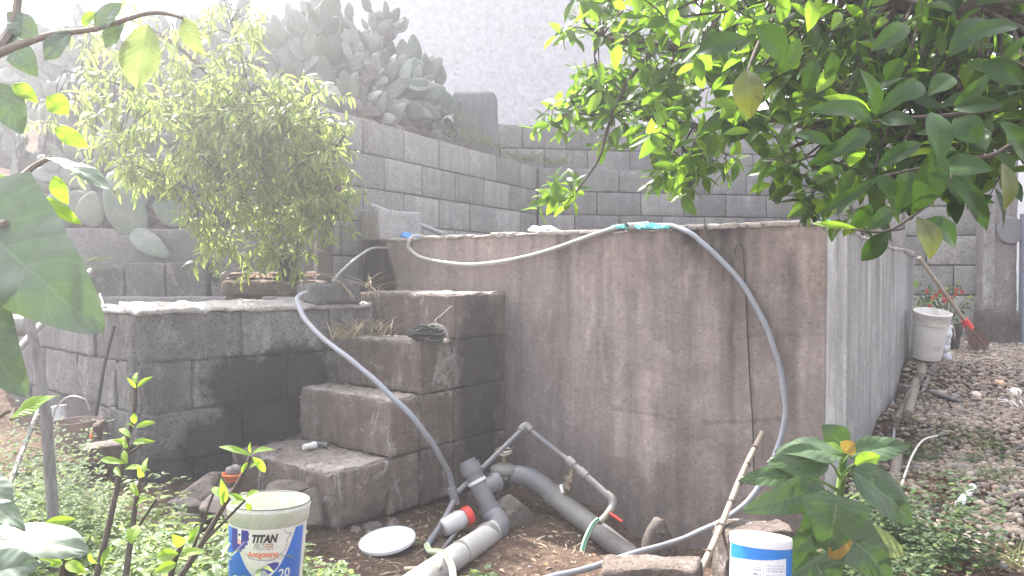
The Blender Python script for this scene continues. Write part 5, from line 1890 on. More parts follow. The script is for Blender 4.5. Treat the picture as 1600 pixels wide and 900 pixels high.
# ------------------------------------------------------------------ citrus tree
random.seed(44)
ct = thing('citrus_tree', 'citrus tree with glossy dark leaves filling the upper right', 'tree', (3.3, 2.3, .1))
wood = MB()
trunk = [Vector((3.3, 2.3, .05)), Vector((3.25, 2.3, .7)), Vector((3.1, 2.35, 1.3)), Vector((2.7, 2.5, 1.75))]
wood.tube(trunk, [.12, .1, .09, .07], 10, smooth_path=4)
limbs = [[(2.7, 2.5, 1.75)] + [tuple(P(*p)) for p in ((1560, 130, 2.4), (1420, 110, 2.5), (1280, 90, 2.7), (1150, 80, 2.9), (1030, 70, 3.1), (940, 60, 3.3))],
         [(2.7, 2.5, 1.75)] + [tuple(P(*p)) for p in ((1500, 200, 2.3), (1380, 210, 2.35), (1240, 190, 2.6), (1130, 170, 2.9))],
         [tuple(P(*p)) for p in ((1150, 80, 2.9), (1130, 150, 2.9), (1105, 210, 2.85), (1090, 260, 2.8))],
         [tuple(P(*p)) for p in ((1105, 200, 2.85), (1040, 190, 3.1), (960, 180, 3.3), (880, 178, 3.5))],
         [tuple(P(*p)) for p in ((1030, 70, 3.1), (980, 130, 3.2), (950, 200, 3.2), (935, 250, 3.2), (900, 300, 3.2))],
         [(3.1, 2.35, 1.3)] + [tuple(P(*p)) for p in ((1640, 60, 2.0), (1500, 20, 2.0), (1380, 0, 2.1), (1250, -20, 2.3), (1100, -20, 2.7), (980, -10, 3.0))],
         [tuple(P(*p)) for p in ((1640, 180, 1.7), (1560, 238, 1.5), (1500, 248, 1.42), (1440, 262, 1.4), (1380, 275, 1.4))],
         [tuple(P(*p)) for p in ((1500, 248, 1.42), (1470, 300, 1.4), (1420, 342, 1.4), (1380, 362, 1.42), (1330, 358, 1.45))],
         [tuple(P(*p)) for p in ((1560, 170, 1.6), (1480, 180, 1.45), (1400, 185, 1.4), (1365, 190, 1.4))],
         [tuple(P(*p)) for p in ((1250, -20, 2.3), (1200, 40, 1.9), (1172, 100, 1.6), (1166, 130, 1.5))]]
wr = [.05, .04, .014, .012, .011, .04, .005, .004, .005, .006]
LP_ = []
for L_, r0 in zip(limbs, wr):
    pts = [Vector(p) for p in L_]
    q, _r = catmull(pts, [r0] * len(pts), 5)
    wood.tube(pts, [max(.002, r0 * (1 - .85 * i / len(pts))) for i in range(len(pts))], 7, smooth_path=5)
    if r0 > .0101: LP_ += q
recs = []
zones = [((960, 25, 85, 42), 20, 2.9, 3.7), ((1000, 105, 85, 50), 22, 2.9, 3.7), ((930, 150, 62, 30), 12, 3.2, 3.8), ((872, 178, 32, 14), 5, 3.4, 3.7), ((1010, 170, 70, 42), 14, 2.9, 3.5), ((1085, 225, 62, 42), 16, 2.6, 3.1), ((1080, 262, 42, 22), 5, 2.6, 3.0),
         ((890, 298, 30, 12), 4, 3.1, 3.3), ((1130, 30, 120, 50), 26, 2.1, 3.1), ((1130, 100, 60, 45), 12, 2.4, 3.1), ((1290, 40, 150, 70), 44, 1.9, 2.9), ((1480, 60, 150, 95), 56, 1.8, 2.9), ((1240, 140, 80, 50), 15, 2.0, 2.7), ((1400, 170, 130, 70), 32, 1.9, 2.7),
         ((1560, 170, 70, 80), 18, 1.7, 2.4), ((1250, 235, 50, 30), 6, 2.0, 2.4), ((1320, 270, 60, 40), 10, 1.9, 2.4), ((1440, 270, 60, 30), 7, 1.8, 2.2), ((1700, 60, 120, 150), 30, 1.6, 2.4), ((1400, -120, 300, 80), 65, 1.7, 2.9), ((1300, -400, 420, 220), 90, 2.0, 3.6), ((1000, -80, 120, 50), 14, 2.8, 3.4)]  # topmost zones add out-of-view leaves to block the sun
for (e, n, d0, d1) in zones:
    for _ in range(n):
        p = ell(*e, d0, d1)
        near = min(LP_, key=lambda q: (q - p).length_squared)
        if (near - p).length > .1:
            wood.tube([near, near.lerp(p, .5) + rv(.03), p], [.006, .0045, .003], 4, caps=False)
        for _k in range(2):
            dr = ((p - near).normalized() * .6 + rv(1)).normalized()
            twig_leaves(p, dr, random.uniform(.07, .13), random.randint(4, 6), .088, droop=.25, spread=.8, recs=recs, wood=wood, wr=.0028, nbias=(0, -.3, .8))
wood.build('branches', M_bark, ct)
TC = [leaf_tmpl(1, .44, 5, 2, fold=.25, droop=.15, seed=k * 1.7 + .3, a=.9) for k in range(4)]
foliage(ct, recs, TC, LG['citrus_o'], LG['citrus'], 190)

_hero_cache = {}


def hero(parent, b, t_, wpx, d, mat, nrm=None, dt=0.0, heart=0, fold=.25, droop=.12, vein=0.0, rows=16, cols=6, wave=.0, a=.9, nv=7):
    """a single large leaf from photo pixel b to pixel t_"""
    p, q = P(b[0], b[1], d), P(t_[0], t_[1], d + dt)
    L_ = (q - p).length
    W_ = wpx / F_PX * d / L_
    nn = Vector(nrm) if nrm else Vector((random.uniform(-.35, .35), -1, random.uniform(.0, .6)))
    tm = leaf_tmpl(1, W_, rows, cols, fold=fold, droop=0, wave=wave, seed=random.uniform(.5, 30), a=a, heart=heart, vein=vein, nv=nv)
    V = [(x, y, z - droop * 4 * (y - .5) ** 2 + droop) for x, y, z in tm[0]]
    me = tmpl_mesh('leaf', (V, tm[1], tm[2]), mat)
    o = bpy.data.objects.new('leaf', me)
    scn.collection.objects.link(o)
    o.parent = parent
    o.matrix_local = frame(p - root_loc(parent), q - p, nn, L_)
    return o


for (b, t_, w_, d, mt) in [
    ((1367, 183), (1343, 108), 34, 1.4, 0), ((1362, 183), (1286, 152), 27, 1.42, 3), ((1365, 190), (1260, 173), 36, 1.4, 0), ((1360, 205), (1300, 242), 32, 1.38, 0), ((1370, 180), (1432, 124), 25, 1.42, 0),
    ((1375, 188), (1434, 192), 26, 1.38, 0), ((1455, 175), (1463, 260), 44, 1.36, 0), ((1370, 262), (1441, 224), 28, 1.4, 0), ((1372, 278), (1274, 336), 18, 1.4, 0), ((1367, 275), (1404, 312), 28, 1.38, 0),
    ((1467, 228), (1424, 336), 52, 1.34, 0), ((1465, 262), (1552, 266), 38, 1.36, 0), ((1490, 170), (1570, 164), 26, 1.45, 0), ((1488, 165), (1546, 116), 24, 1.45, 0), ((1490, 185), (1530, 224), 46, 1.42, 0),
    ((1565, 253), (1567, 330), 34, 1.45, 1), ((1480, 272), (1541, 362), 36, 1.42, 0), ((1432, 338), (1452, 406), 50, 1.36, 1), ((1446, 342), (1492, 388), 42, 1.38, 0), ((1386, 362), (1346, 408), 32, 1.4, 0),
    ((1337, 356), (1268, 349), 12, 1.42, 3), ((1392, 325), (1352, 362), 26, 1.42, 0), ((1362, 318), (1328, 356), 28, 1.42, 0), ((1166, 60), (1088, 84), 36, 1.6, 0), ((1166, 108), (1172, 186), 48, 1.5, 1), ((1180, 40), (1225, 95), 46, 1.5, 0),
    ((1250, 60), (1215, 118), 30, 1.7, 0), ((1275, 90), (1255, 150), 26, 1.7, 0), ((1500, 60), (1592, 42), 30, 1.45, 0), ((1420, 40), (1360, 80), 32, 1.5, 0), ((1410, 90), (1385, 125), 30, 1.5, 0), ((1300, 80), (1290, 125), 28, 1.6, 0),
    ((1480, 255), (1500, 320), 40, 1.46, 0), ((1420, 262), (1400, 330), 44, 1.5, 0), ((1330, 215), (1260, 260), 24, 1.6, 0), ((1300, 225), (1242, 208), 20, 1.6, 0), ((1560, 190), (1600, 260), 40, 1.5, 0), ((1530, 100), (1600, 130), 40, 1.5, 0), ((1440, 130), (1400, 160), 34, 1.5, 0),
    ((1490, 120), (1450, 150), 34, 1.5, 0), ((1540, 30), (1480, 90), 40, 1.6, 0), ((1265, 0), (1262, 50), 26, 1.8, 3), ((1390, 0), (1345, 12), 18, 1.8, 3), ((1310, 20), (1298, 48), 16, 1.8, 3), ((1385, 30), (1365, 46), 14, 1.8, 3), ((1300, 110), (1275, 145), 24, 1.8, 3),
    ((1140, 175), (1146, 205), 14, 2.2, 3), ((1140, 205), (1125, 185), 12, 2.2, 3), ((1130, 210), (1175, 205), 14, 2.0, 3), ((905, 60), (912, 45), 20, 3.2, 3), ((912, 60), (905, 42), 14, 3.2, 3), ((908, 130), (890, 118), 14, 3.3, 3), ((920, 130), (926, 100), 12, 3.3, 3), ((895, 315), (900, 290), 13, 3.2, 3), ((892, 302), (862, 292), 10, 3.2, 3), ((888, 308), (835, 298), 10, 3.2, 3), ((880, 322), (895, 305), 12, 3.2, 3)]:
    hero(ct, b, t_, w_, d, (LG['citrus_o'], LG['olive'], LG['citrus_o'], LG['lime'])[mt], dt=random.uniform(-.05, .05), rows=9, cols=4, wave=.012)
# fruit bud
MB().rock(P(1182, 188, 2.2), (.006, .006, .014), 2, 1).build('red_bud', plastic('dull_red', (.35, .08, .06)), ct)

# ------------------------------------------------------------------ velvet leaved plant at the left edge
random.seed(55)
vp = thing('velvet_leaved_plant', 'plant with very large velvety leaves hanging in at the left edge', 'plant', (-1.6, 1.2, 0))
wood = MB()
wood.tube([(-1.6, 1.2, -.05), (-1.55, 1.25, .7), P(-90, 320, 1.3), P(-40, 120, 1.35), P(60, 60, 1.4), P(150, 45, 1.4), P(235, 20, 1.4), P(285, 28, 1.4)], [.03, .028, .014, .009, .006, .005, .004, .003], 8, smooth_path=5)
wood.tube([P(-40, 120, 1.35), P(20, 40, 1.4), P(30, -40, 1.4)], [.01, .008, .006], 6, smooth_path=4)
wood.tube([P(-90, 320, 1.3), P(0, 300, 1.25), P(50, 262, 1.3), P(80, 245, 1.3)], [.01, .007, .005, .004], 6, smooth_path=4)
wood.tube([P(-60, 340, 1.15), P(-20, 345, 1.12), P(10, 350, 1.1)], .006, 6)
wood.tube([(-1.55, 1.25, .6), P(-60, 560, 1.2), P(-10, 500, 1.15)], .006, 6, smooth_path=4)
wood.tube([(-1.58, 1.22, .5), P(-40, 680, 1.5), P(18, 655, 1.5)], .005, 6, smooth_path=4)
wood.tube([(-1.58, 1.22, .3), P(-60, 860, 1.4), P(-20, 880, 1.35)], .006, 6, smooth_path=4)
wood.build('stems', M_palebark, vp)  # pale bark paints the glare over this branch into its colour
V_, LM, LB = LG['velvet'], LG['lime'], LG['lime_big']
for (b, t_, w_, d, mt, nrm, ht) in [((-40, 345), (160, 522), 205, 1.1, V_, (.25, -1, .45), 1), ((-60, 470), (40, 620), 120, 1.1, V_, (.3, -1, .3), 1), ((14, 656), (92, 618), 30, 1.5, LM, (-.3, -.7, .6), 0), ((70, 246), (180, 302), 42, 1.3, V_, (0, -.35, 1), 0),
                                    ((62, 308), (128, 352), 22, 1.3, LM, None, 0), ((84, 275), (106, 320), 26, 1.32, LM, None, 0), ((45, 300), (58, 342), 22, 1.3, LM, None, 0), ((232, 40), (214, 140), 66, 1.4, LB, (0, -1, .1), 0), ((285, 28), (318, 86), 34, 1.4, LB, (-.5, -1, .4), 0),
                                    ((75, 150), (108, 178), 34, 1.4, LM, None, 0), ((85, 200), (140, 230), 26, 1.4, LM, None, 0), ((20, 130), (60, 160), 24, 1.4, LM, None, 0), ((130, 40), (150, 18), 24, 1.4, LM, None, 0), ((60, 60), (10, 20), 40, 1.4, V_, None, 0), ((110, 50), (70, 95), 40, 1.4, V_, None, 0),
                                    ((30, 50), (-10, 100), 50, 1.4, V_, None, 0), ((150, 45), (190, 5), 36, 1.4, V_, None, 0), ((0, 130), (35, 210), 50, 1.4, V_, None, 0), ((-20, 270), (70, 330), 30, 1.25, LM, None, 0), ((10, 60), (60, 120), 40, 1.5, V_, None, 0), ((190, 30), (165, 75), 30, 1.42, V_, None, 0),
                                    ((-50, 850), (140, 862), 95, 1.6, V_, (0, -.3, 1), 0), ((-40, 905), (62, 880), 70, 1.3, V_, (0, -.6, .5), 0), ((-30, 780), (40, 830), 40, 1.6, V_, (0, -.3, 1), 0), ((-60, 740), (20, 790), 60, 1.7, V_, (0, -.3, 1), 0), ((0, 330), (-60, 420), 60, 1.2, V_, None, 1)]:
    hero(vp, b, t_, w_, d, mt, nrm=nrm, heart=ht, rows=26, cols=9, fold=.12, droop=.06, vein=.028 if mt is V_ else .006, wave=.03, nv=6)

# ------------------------------------------------------------------ broad leaved plant bottom right
random.seed(66)
bp = thing('broad_leaved_plant', 'broad leaved plant with deeply veined heart shaped leaves at the tank corner', 'plant', P(1308, 890, 3.1))
wood = MB()
wood.tube([P(1306, 930, 3.12), P(1304, 860, 3.1), P(1310, 790, 3.1), P(1318, 715, 3.1), P(1316, 690, 3.1)], [.024, .022, .02, .014, .008], 9, smooth_path=4)
BL = LG['broad']
for (b, t_, w_, d, mt, nrm, ht) in [((1318, 712), (1210, 706), 44, 3.0, BL, (0, -.5, 1), 0), ((1322, 700), (1284, 664), 34, 3.15, BL, None, 0), ((1326, 712), (1422, 697), 36, 3.05, BL, (0, -.7, .7), 0), ((1296, 722), (1198, 722), 42, 2.98, BL, (0, -.9, .5), 0),
                                    ((1318, 706), (1334, 690), 20, 3.0, LG['yellow'], None, 0), ((1330, 735), (1426, 820), 62, 2.95, BL, (.2, -.8, .7), 0), ((1306, 786), (1292, 862), 78, 2.8, BL, (.0, -1, .35), 1), ((1290, 765), (1222, 794), 44, 2.95, BL, None, 0),
                                    ((1246, 742), (1154, 752), 38, 3.0, BL, (0, -.8, .6), 1), ((1252, 772), (1160, 798), 42, 2.92, BL, (0, -1, .3), 1), ((1288, 812), (1238, 862), 52, 2.85, BL, None, 1), ((1312, 842), (1300, 880), 30, 2.8, LG['yellow'], None, 1),
                                    ((1330, 785), (1348, 818), 26, 3.1, BL, None, 0), ((1330, 830), (1416, 868), 34, 2.9, LG['lime_big'], (0, -1, .5), 0), ((1335, 845), (1392, 905), 62, 2.85, BL, None, 1), ((1240, 760), (1280, 738), 30, 3.1, BL, None, 0), ((1262, 745), (1215, 728), 30, 3.1, LG['citrus_o'], None, 0),
                                    ((1320, 708), (1290, 692), 16, 3.0, LG['lime'], (0, -.4, 1), 0), ((1335, 725), (1376, 712), 22, 3.0, LG['lime'], None, 0), ((1262, 860), (1225, 905), 50, 2.9, BL, None, 1), ((1275, 880), (1300, 930), 70, 2.8, BL, None, 1), ((1350, 770), (1392, 742), 40, 3.2, BL, None, 0)]:
    hero(bp, b, t_, w_ * 1.32, d, mt, nrm=nrm, heart=ht, rows=28, cols=9, fold=.1, droop=.07, vein=.011, wave=.016, nv=7, a=.74)
    st_ = P(1312, min(880, max(705, b[1] + 25)), 3.1)
    p = P(b[0], b[1], d)
    wood.tube([st_, st_.lerp(p, .5) + Vector((0, 0, .01)), p], [.006, .005, .004], 6, smooth_path=3)
wood.build('stem', M_stalk, bp)

# ------------------------------------------------------------------ saplings at the lower left
random.seed(77)


def sapling(label, pts, leaves, side=()):
    base = P(*pts[0])
    s_ = thing('sapling', label, 'sapling', base, group='dark stemmed saplings among the weeds')
    wd = MB()
    wd.tube([P(*p) for p in pts], [.011 - .006 * i / len(pts) for i in range(len(pts))], 7, smooth_path=5)
    for sp in side: wd.tube([P(*p) for p in sp], [.006, .004], 6)
    wd.build('stem', M_bark, s_)
    for (b, t_, w_) in leaves:
        o = hero(s_, b, t_, w_, pts[0][2] + random.uniform(-.1, 0), LG['lime'], rows=8, cols=3, dt=random.uniform(-.06, .06), nrm=(random.uniform(-.3, .3), -.8, random.uniform(.3, 1)), fold=.35, droop=.12)


sapling('tallest dark sapling, lime leaves in front of the stained basin', [(150, 905, 2.5), (175, 800, 2.55), (196, 700, 2.6), (210, 640, 2.6), (212, 598, 2.6)],
        [((212, 606), (198, 590), 6), ((214, 606), (240, 588), 8), ((213, 600), (214, 582), 9), ((210, 662), (210, 645), 10), ((212, 668), (243, 660), 10), ((208, 668), (196, 663), 7), ((205, 685), (186, 670), 10), ((208, 692), (244, 690), 10), ((200, 700), (175, 688), 12), ((198, 702), (192, 682), 10), ((196, 725), (158, 718), 11), ((198, 725), (194, 704), 10), ((194, 735), (235, 735), 10), ((190, 745), (180, 730), 9), ((155, 880), (140, 860), 12), ((158, 885), (175, 850), 10)],
        [((200, 710, 2.6), (228, 690, 2.6))])
sapling('second dark sapling right of the tallest, few leaves', [(196, 905, 2.45), (205, 840, 2.5), (214, 775, 2.5), (226, 730, 2.5)], [((216, 775), (205, 755), 12), ((226, 740), (232, 715), 10), ((214, 790), (235, 780), 10), ((222, 745), (215, 728), 9), ((205, 850), (215, 820), 20)],
        [((205, 840, 2.5), (245, 780, 2.5))])
sapling('leaning brown sapling crossing in front of the paint bucket', [(270, 920, 2.35), (315, 850, 2.4), (350, 790, 2.4), (375, 750, 2.4), (392, 712, 2.4)], [((392, 712), (342, 698), 10), ((392, 708), (392, 690), 6), ((394, 710), (430, 703), 9), ((394, 714), (414, 738), 13), ((388, 722), (378, 740), 8), ((390, 732), (408, 722), 9), ((352, 785), (345, 748), 12), ((350, 780), (332, 762), 12), ((348, 790), (352, 765), 8), ((383, 782), (352, 772), 10), ((385, 780), (406, 768), 12), ((384, 786), (392, 798), 9), ((380, 784), (360, 790), 8)],
        [((315, 850, 2.4), (383, 782, 2.38)), ((290, 890, 2.4), (345, 740, 2.45))])
sapling('low sapling with yellow green leaves beside the paint bucket base', [(262, 925, 2.3), (272, 880, 2.3), (285, 850, 2.3)], [((285, 852), (268, 835), 16), ((287, 850), (305, 838), 16), ((280, 865), (245, 870), 20), ((285, 868), (322, 862), 14), ((275, 880), (240, 895), 16), ((295, 850), (312, 820), 12)])
sapling('young shoot with broad pale leaves at the bottom left corner', [(95, 925, 2.1), (98, 890, 2.1), (100, 870, 2.1)], [((100, 872), (96, 845), 10), ((100, 875), (130, 862), 16), ((98, 878), (78, 885), 16), ((102, 880), (135, 895), 18), ((95, 880), (60, 872), 14), ((118, 812), (66, 820), 16)])

# ------------------------------------------------------------------ ground cover
random.seed(88)
W1t = leaf_tmpl(1, .36, 4, 1, fold=.35, droop=.25, seed=.7)
W2t = leaf_tmpl(1, .6, 3, 1, fold=.2, droop=.1, seed=.4)
GRt = leaf_tmpl(1, .06, 4, 1, fold=.4, droop=.45, seed=.3)


def cover(name, label, cat, region, n, ll, hmax, tm, mat, stems=True, kind='stuff', up=.5, dens=None, group=None, whorl=6, parent=None, seed=1):
    """plants with whorls of leaves on upright stems; region: list of (cx,cy,rx,ry) ellipses in ground metres"""
    rg = random.Random(seed)
    recs, cols_ = [], []
    for _ in range(n):
        (cx, cy, rx, ry, w) = rg.choices(region, [r_[4] for r_ in region])[0]
        a, rr = rg.uniform(0, 2 * PI), math.sqrt(rg.random())
        x, y = cx + rx * rr * math.cos(a), cy + ry * rr * math.sin(a)
        if mn.noise(Vector((x * 3.1 + seed, y * 3.1, 0))) < -.3 + .2 * rg.random() - .1: continue
        z = gz(x, y)
        h = hmax * rg.uniform(.2, 1) * (1 - .3 * rr) * (.75 + .8 * max(-.5, mn.noise(Vector((x * 2.2, y * 2.2, seed)))))
        lean = Vector((rg.uniform(-.25, .25), rg.uniform(-.25, .25), 1))
        tint = rg.random()
        k = max(2, int(whorl * h / hmax))
        for i in range(k):
            f = (i + 1) / k
            p = Vector((x, y, z)) + lean * h * f
            for s_ in range(2):
                az = rg.uniform(0, 2 * PI)
                d = Vector((math.cos(az), math.sin(az), rg.uniform(-.15, up)))
                L_ = ll * rg.uniform(.6, 1.25) * (1.1 - .3 * f)
                recs.append(frame(p, d, Vector((rg.uniform(-.4, .4), rg.uniform(-.6, .2), 1)), L_))
                cols_.append((min(1, max(0, tint + rg.uniform(-.3, .3))), rg.random(), 0))
    return scatter_np(name, tm, recs, cols_, mat, parent, label=label, cat=cat, kind=kind)


cover('weed_cover', None, None, [(-1.75, 3.1, .75, .6, 3), (-1.2, 2.6, .6, .4, 1.6), (-2.3, 3.6, .7, .6, 1.6), (-1.25, 3.5, .32, .32, .8), (-2.0, 2.4, .6, .4, .8)], 4600, .055, .38, W1t, LG['weed'], seed=1, whorl=6)
cover('herb_cover', None, None, [(-2.35, 3.5, .35, .4, 1), (-2.0, 3.1, .3, .3, .5), (-2.8, 4.1, .4, .3, .5)], 1500, .03, .78, W2t, LG['herb'], seed=2, whorl=13, up=.8)
cover('ragged_weeds', None, None, [(-1.6, 3.0, .7, .6, 3), (-2.2, 3.5, .6, .5, 1.2), (-1.1, 2.7, .5, .4, 1)], 420, .095, .42, leaf_tmpl(1, .26, 4, 1, fold=.3, droop=.45, seed=1.9), LG['weed'], seed=12, whorl=4, up=.7)
cover('weed_cover', None, None, [(-.80, 3.4, .13, .2, 1)], 230, .042, .26, W2t, LG['weed'], seed=3)
cover('weed_cover', None, None, [(1.68, 3.55, .22, .3, 1), (1.55, 3.15, .25, .25, 1), (1.9, 3.2, .15, .15, .3)], 620, .036, .42, W2t, LG['dark_herb'], seed=4, whorl=11)
cover('herb_cover', None, None, [(1.2, 3.2, .25, .15, 1)], 120, .04, .3, W2t, LG['dark_herb'], seed=14, whorl=9)
cover('weed_cover', None, None, [(-.17, 3.75, .08, .08, 1)], 16, .06, .16, W2t, LG['weed'], seed=5)
cover('weed_cover', None, None, [(.75, 4.6, .12, .08, 1), (.15, 4.9, .1, .1, .4), (-.55, 4.35, .2, .1, .5), (-.35, 4.7, .2, .12, .5)], 60, .03, .07, W2t, LG['herb'], seed=6)
cover('weed_cover', None, None, [(2.65, 4.5, .32, .22, 1.4), (2.9, 3.55, .3, .2, .8), (3.05, 4.0, .25, .15, .7), (2.2, 3.9, .2, .2, .5)], 300, .032, .10, W2t, LG['herb'], seed=7)


def grass(name, pts, n, ll, mat, spread, label=None, cat=None, seed=0, kind='stuff', droop=.5, parent=None):
    rg = random.Random(seed)
    recs, cols_ = [], []
    for i in range(n):
        p = Vector(rg.choice(pts)) + Vector((rg.gauss(0, spread), rg.gauss(0, spread), 0))
        az = rg.uniform(0, 2 * PI)
        d = Vector((math.cos(az) * droop, math.sin(az) * droop, rg.uniform(.4, 1)))
        recs.append(frame(p, d, Vector((-d.x, -d.y, 1)), ll * rg.uniform(.5, 1.3)))
        cols_.append((rg.random(), rg.random(), 0))
    return scatter_np(name, GRt, recs, cols_, mat, parent, label=label, cat=cat, kind=kind)


grass('grass_tuft', [on_ground(x, y) for x, y in ((1500, 690), (1525, 680), (1545, 700), (1480, 670), (1430, 660), (1560, 745), (1540, 750), (1590, 870), (1600, 890), (1440, 705))], 750, .085, LG['grass'], .05, seed=1)
zt4 = ST_Z[2] + .012
grass('dry_grass', [G(545, 530, zt4), G(560, 525, zt4), G(575, 522, zt4), G(600, 525, zt4), G(620, 520, zt4), G(530, 532, zt4)], 170, .16, LG['straw'], .035, seed=2, droop=.35)
grass('dry_grass', [P(570, 452, 5.6), P(575, 455, 5.4), P(585, 465, 5.3), P(560, 470, 5.35)], 16, .28, LG['straw'], .02, seed=3, droop=.6)
grass('terrace_weeds', [P(x, y, 9.95) for x, y in ((800, 250), (815, 254), (830, 254), (845, 256), (860, 258), (880, 258), (835, 248))], 220, .16, LG['grass'], .08, seed=4)
grass('wall_weeds', [P(725, 215, 8.7), P(740, 222, 8.9), P(755, 228, 9.0), P(765, 235, 9.2), P(720, 190, 9.0), P(790, 245, 9.5)], 260, .16, LG['grass'], .1, seed=5)
grass('wall_weeds', [P(x, y, 6.8) for x, y in ((95, 430), (110, 420), (125, 440), (140, 425), (90, 400), (150, 410), (100, 450))], 260, .16, LG['grass'], .06, seed=6, droop=.9)
grass('ochre_litter', [on_ground(x, y, .01) for x, y in ((1455, 745), (1470, 760), (1485, 780), (1470, 730), (1490, 740), (1450, 770), (1510, 760), (1430, 755))], 800, .045, LG['ochre'], .06, seed=7, droop=2.2)
grass('dry_roots', [on_ground(x, y, .005) for x, y in ((690, 815), (660, 800), (560, 850), (640, 880), (720, 850), (850, 800), (900, 840), (860, 860), (1480, 845), (1530, 880))], 160, .12, LG['straw'], .12, seed=8, droop=2.6)

# flowering plant by the broom
fl = thing('flowering_plant', 'small plant with red flowers in a dark pot at the foot of the wall', 'plant', P(1478, 540, 6.9))
MB().lathe([(0, 0), (.1, 0), (.13, .2), (.135, .21), (.12, .2), (0, .18)], Matrix.Translation(P(1478, 545, 6.95)), 24).build('pot', M_stone, fl)
recs = []
wood = MB()
for i in range(26):
    b_ = P(1478, 515, 6.95)
    e_ = P(random.uniform(1425, 1520), random.uniform(445, 515), random.uniform(6.7, 7.05))
    wood.tube([b_, b_.lerp(e_, .5) + Vector((0, 0, .03)), e_], [.005, .004, .003], 4, caps=False)
    twig_leaves(b_.lerp(e_, .6), e_ - b_, (e_ - b_).length * .5, 6, .065, recs=recs, droop=.3)
wood.build('stems', M_twig, fl)
foliage(fl, recs, [leaf_tmpl(1, .5, 4, 2, fold=.2, seed=.4)], LG['citrus_o'], LG['citrus'], 60)
fm = tmpl_mesh('flower', leaf_tmpl(1, 1.0, 3, 2, fold=.3, droop=.3, seed=.9), LG['flower'])
for (px, py) in ((1462, 462), (1468, 455), (1474, 463), (1480, 468), (1486, 466), (1478, 458), (1495, 453), (1503, 456), (1493, 460), (1456, 466), (1452, 478), (1470, 450), (1448, 455), (1475, 470)):
    c0_ = P(px, py, 6.7)
    fo = bpy.data.objects.new('flower', None)
    mbf = MB()
    for k in range(5):
        tv = leaf_tmpl(.022, .019, 2, 1, fold=.3, droop=.2)
        M = frame(c0_, Vector((math.cos(k * 1.26), -.4, math.sin(k * 1.26))), (0, -1, .2))
        mbf.add([M @ Vector(v) for v in tv[0]], tv[1])
    bpy.data.objects.remove(fo)
    mbf.build('flower', LG['flower'], fl)
cover_p = thing('wall_climber', 'small green climbing sprig between tank end and white bucket', 'plant', P(1424, 490, 6.35))
recs = []
wood = MB()
pp = [P(1434, 500, 6.3), P(1428, 470, 6.35), P(1420, 440, 6.38)]
wood.tube(pp, .005, 5)
wood.build('stem', M_stalk, cover_p)
for i in range(7):
    q = pp[0].lerp(pp[2], random.random())
    recs.append((frame(q, (random.uniform(-1, 1), -.3, random.uniform(-.5, .5)), (0, -1, .3), .07), .07))
foliage(cover_p, recs, [leaf_tmpl(1, .7, 4, 2, fold=.2, seed=.4)], LG['lime'], LG['weed'], 20)

# ------------------------------------------------------------------ gravel, pebbles, litter
def stone_tmpl(seed, sub=2):
    mb = MB().rock((0, 0, 0), (1, .78, .55), sub, seed, .2)
    return mb.v, mb.f, None


rg = random.Random(9)
_pal = [(.27, .215, .175), (.31, .25, .2), (.2, .155, .13), (.37, .285, .22), (.3, .22, .165), (.17, .13, .11), (.44, .37, .31), (.24, .22, .21)]


def scatter_stones(name, pts, tm_seed, sizes, parent=None):
    Ms, cols_ = [], []
    for (x, y, dz), s_ in zip(pts, sizes):
        M = Matrix.Translation((x, y, gz(x, y) + dz)) @ Matrix.Rotation(rg.uniform(0, 2 * PI), 4, 'Z') @ Matrix.Rotation(rg.uniform(-.5, .5), 4, 'X') @ Matrix.Rotation(rg.uniform(-.4, .4), 4, 'Y') @ Matrix.Diagonal((s_, s_ * rg.uniform(.7, 1.1), s_ * rg.uniform(.7, 1.2), 1))
        Ms.append(M)
        c = rg.choice(_pal)
        f = rg.uniform(.75, 1.2)
        cols_.append((c[0] * f, c[1] * f, c[2] * f))
    scatter_np(name, stone_tmpl(tm_seed, 1 if len(pts) > 2500 else 2), Ms, cols_, M_pebble, parent, kind='stuff')


for k in range(3):
    pts, sizes = [], []
    while len(pts) < 3700:
        x, y = rg.uniform(1.7, 5.4), rg.uniform(3.0, 7.35)
        rel = Vector((x - TA.x, y - TA.y, 0))
        if rel.dot(-Lw) < .03: continue
        if x / y > .76: continue
        u_ = x / y * F_PX + 800
        g = gz(x, y)
        v_ = 425 + (CAM_Z - g) / y * F_PX
        dens = 1.0
        if v_ > 830 + (u_ - 1400) * .1: dens = .12
        elif v_ > 720 + (u_ - 1400) * .45: dens = .75 if u_ > 1490 else .3
        if u_ < 1420 and v_ > 640: dens *= .5
        if rg.random() > dens: continue
        pts.append((x, y, rg.uniform(.0, .02)))
        sizes.append(rg.choice((.013, .016, .018, .021, .024, .031)) * rg.uniform(.85, 1.15))
    scatter_stones('gravel', pts, k * 3.1 + 1, sizes)
pts, sizes = [], []
while len(pts) < 1500:
    x, y = rg.uniform(-3.2, 3.2), rg.uniform(2.2, 5.4)
    pts.append((x, y, 0))
    sizes.append(rg.choice((.005, .007, .009, .012, .018)) * rg.uniform(.8, 1.2))
scatter_stones('pebbles', pts, 7.7, sizes)
recs, cols_ = [], []
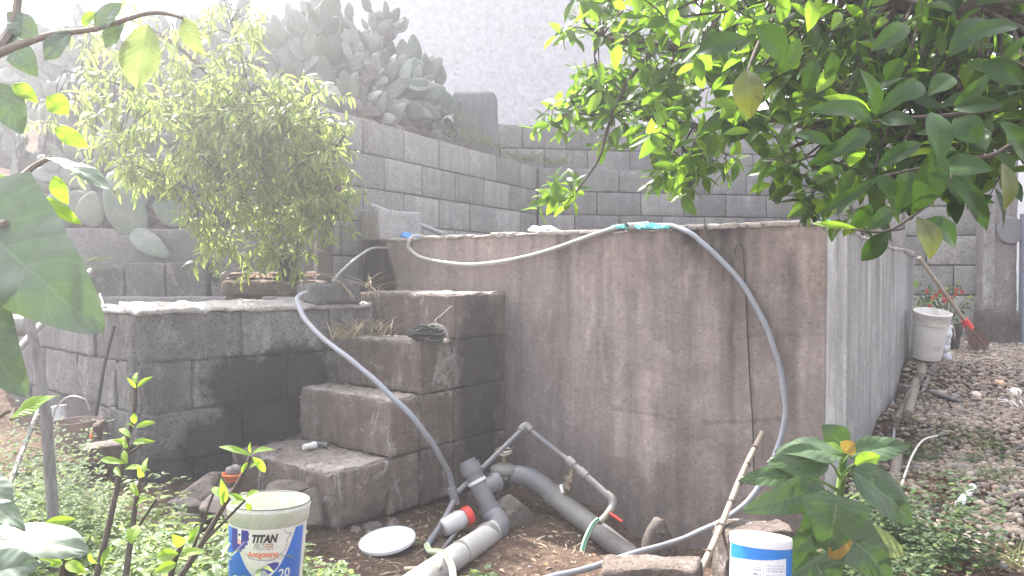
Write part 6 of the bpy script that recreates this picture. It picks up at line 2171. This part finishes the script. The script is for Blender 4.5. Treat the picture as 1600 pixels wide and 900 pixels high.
for i in range(2600):
    x, y = rg.uniform(-3.0, 2.4), rg.uniform(2.3, 5.3)
    if i > 1900: x, y = rg.uniform(1.4, 4.0), rg.uniform(2.6, 4.6)
    recs.append(frame((x, y, gz(x, y) + .006), (rg.uniform(-1, 1), rg.uniform(-1, 1), rg.uniform(-.1, .4)), (rg.uniform(-.5, .5), rg.uniform(-.5, .5), 1), rg.uniform(.015, .055)))
    cols_.append((rg.random(), rg.random(), 0))
scatter_np('leaf_litter', W1t, recs, cols_, LG['dry'], None, kind='stuff')
# litter on ledge and treads
recs, cols_ = [], []
for i in range(420):
    k = rg.choice((0, 0, 0, 1, 2))
    u0, u1 = ST_U[k + 1], ST_U[k]
    p = O_ST - S * rg.uniform(u0 + .0, u1 - .02) + Lw * rg.uniform(.05, .95) ** .7 + Vector((0, 0, ST_Z[k] + .016))
    recs.append(frame(p, (rg.uniform(-1, 1), rg.uniform(-1, 1), rg.uniform(0, .3)), (rg.uniform(-.5, .5), rg.uniform(-.5, .5), 1), rg.uniform(.012, .04)))
    cols_.append((rg.random(), rg.random(), 0))
for i in range(260):
    p = Vector((e0.x + rg.uniform(.0, .66), e0.y + rg.uniform(.0, .65), 1.3 + rg.uniform(0, .03)))
    recs.append(frame(p, (rg.uniform(-1, 1), rg.uniform(-1, 1), rg.uniform(0, .4)), (rg.uniform(-.5, .5), rg.uniform(-.5, .5), 1), rg.uniform(.02, .07)))
    cols_.append((rg.random(), rg.random(), 0))
scatter_np('step_litter', W1t, recs, cols_, LG['dry'], None, kind='stuff')

# ------------------------------------------------------------------ volume box added to stand in for lens glare
hm = bpy.data.materials.new('lens_glare_haze')
hm.use_nodes = True
ht_ = hm.node_tree
ht_.nodes.clear()
ho = ht_.nodes.new('ShaderNodeOutputMaterial')
hv_ = ht_.nodes.new('ShaderNodeVolumePrincipled')
hv_.inputs['Color'].default_value = (.93, .93, 1.0, 1)
hv_.inputs['Density'].default_value = .016
hv_.inputs['Anisotropy'].default_value = .6
ht_.links.new(hv_.outputs[0], ho.inputs['Volume'])
MB().rbox((-62, -32, -3), (124, 0, 0), (0, 124, 0), (0, 0, 23), (1, 1, 1), .01).build('glare_haze', hm, None, smooth=False, kind='stuff')
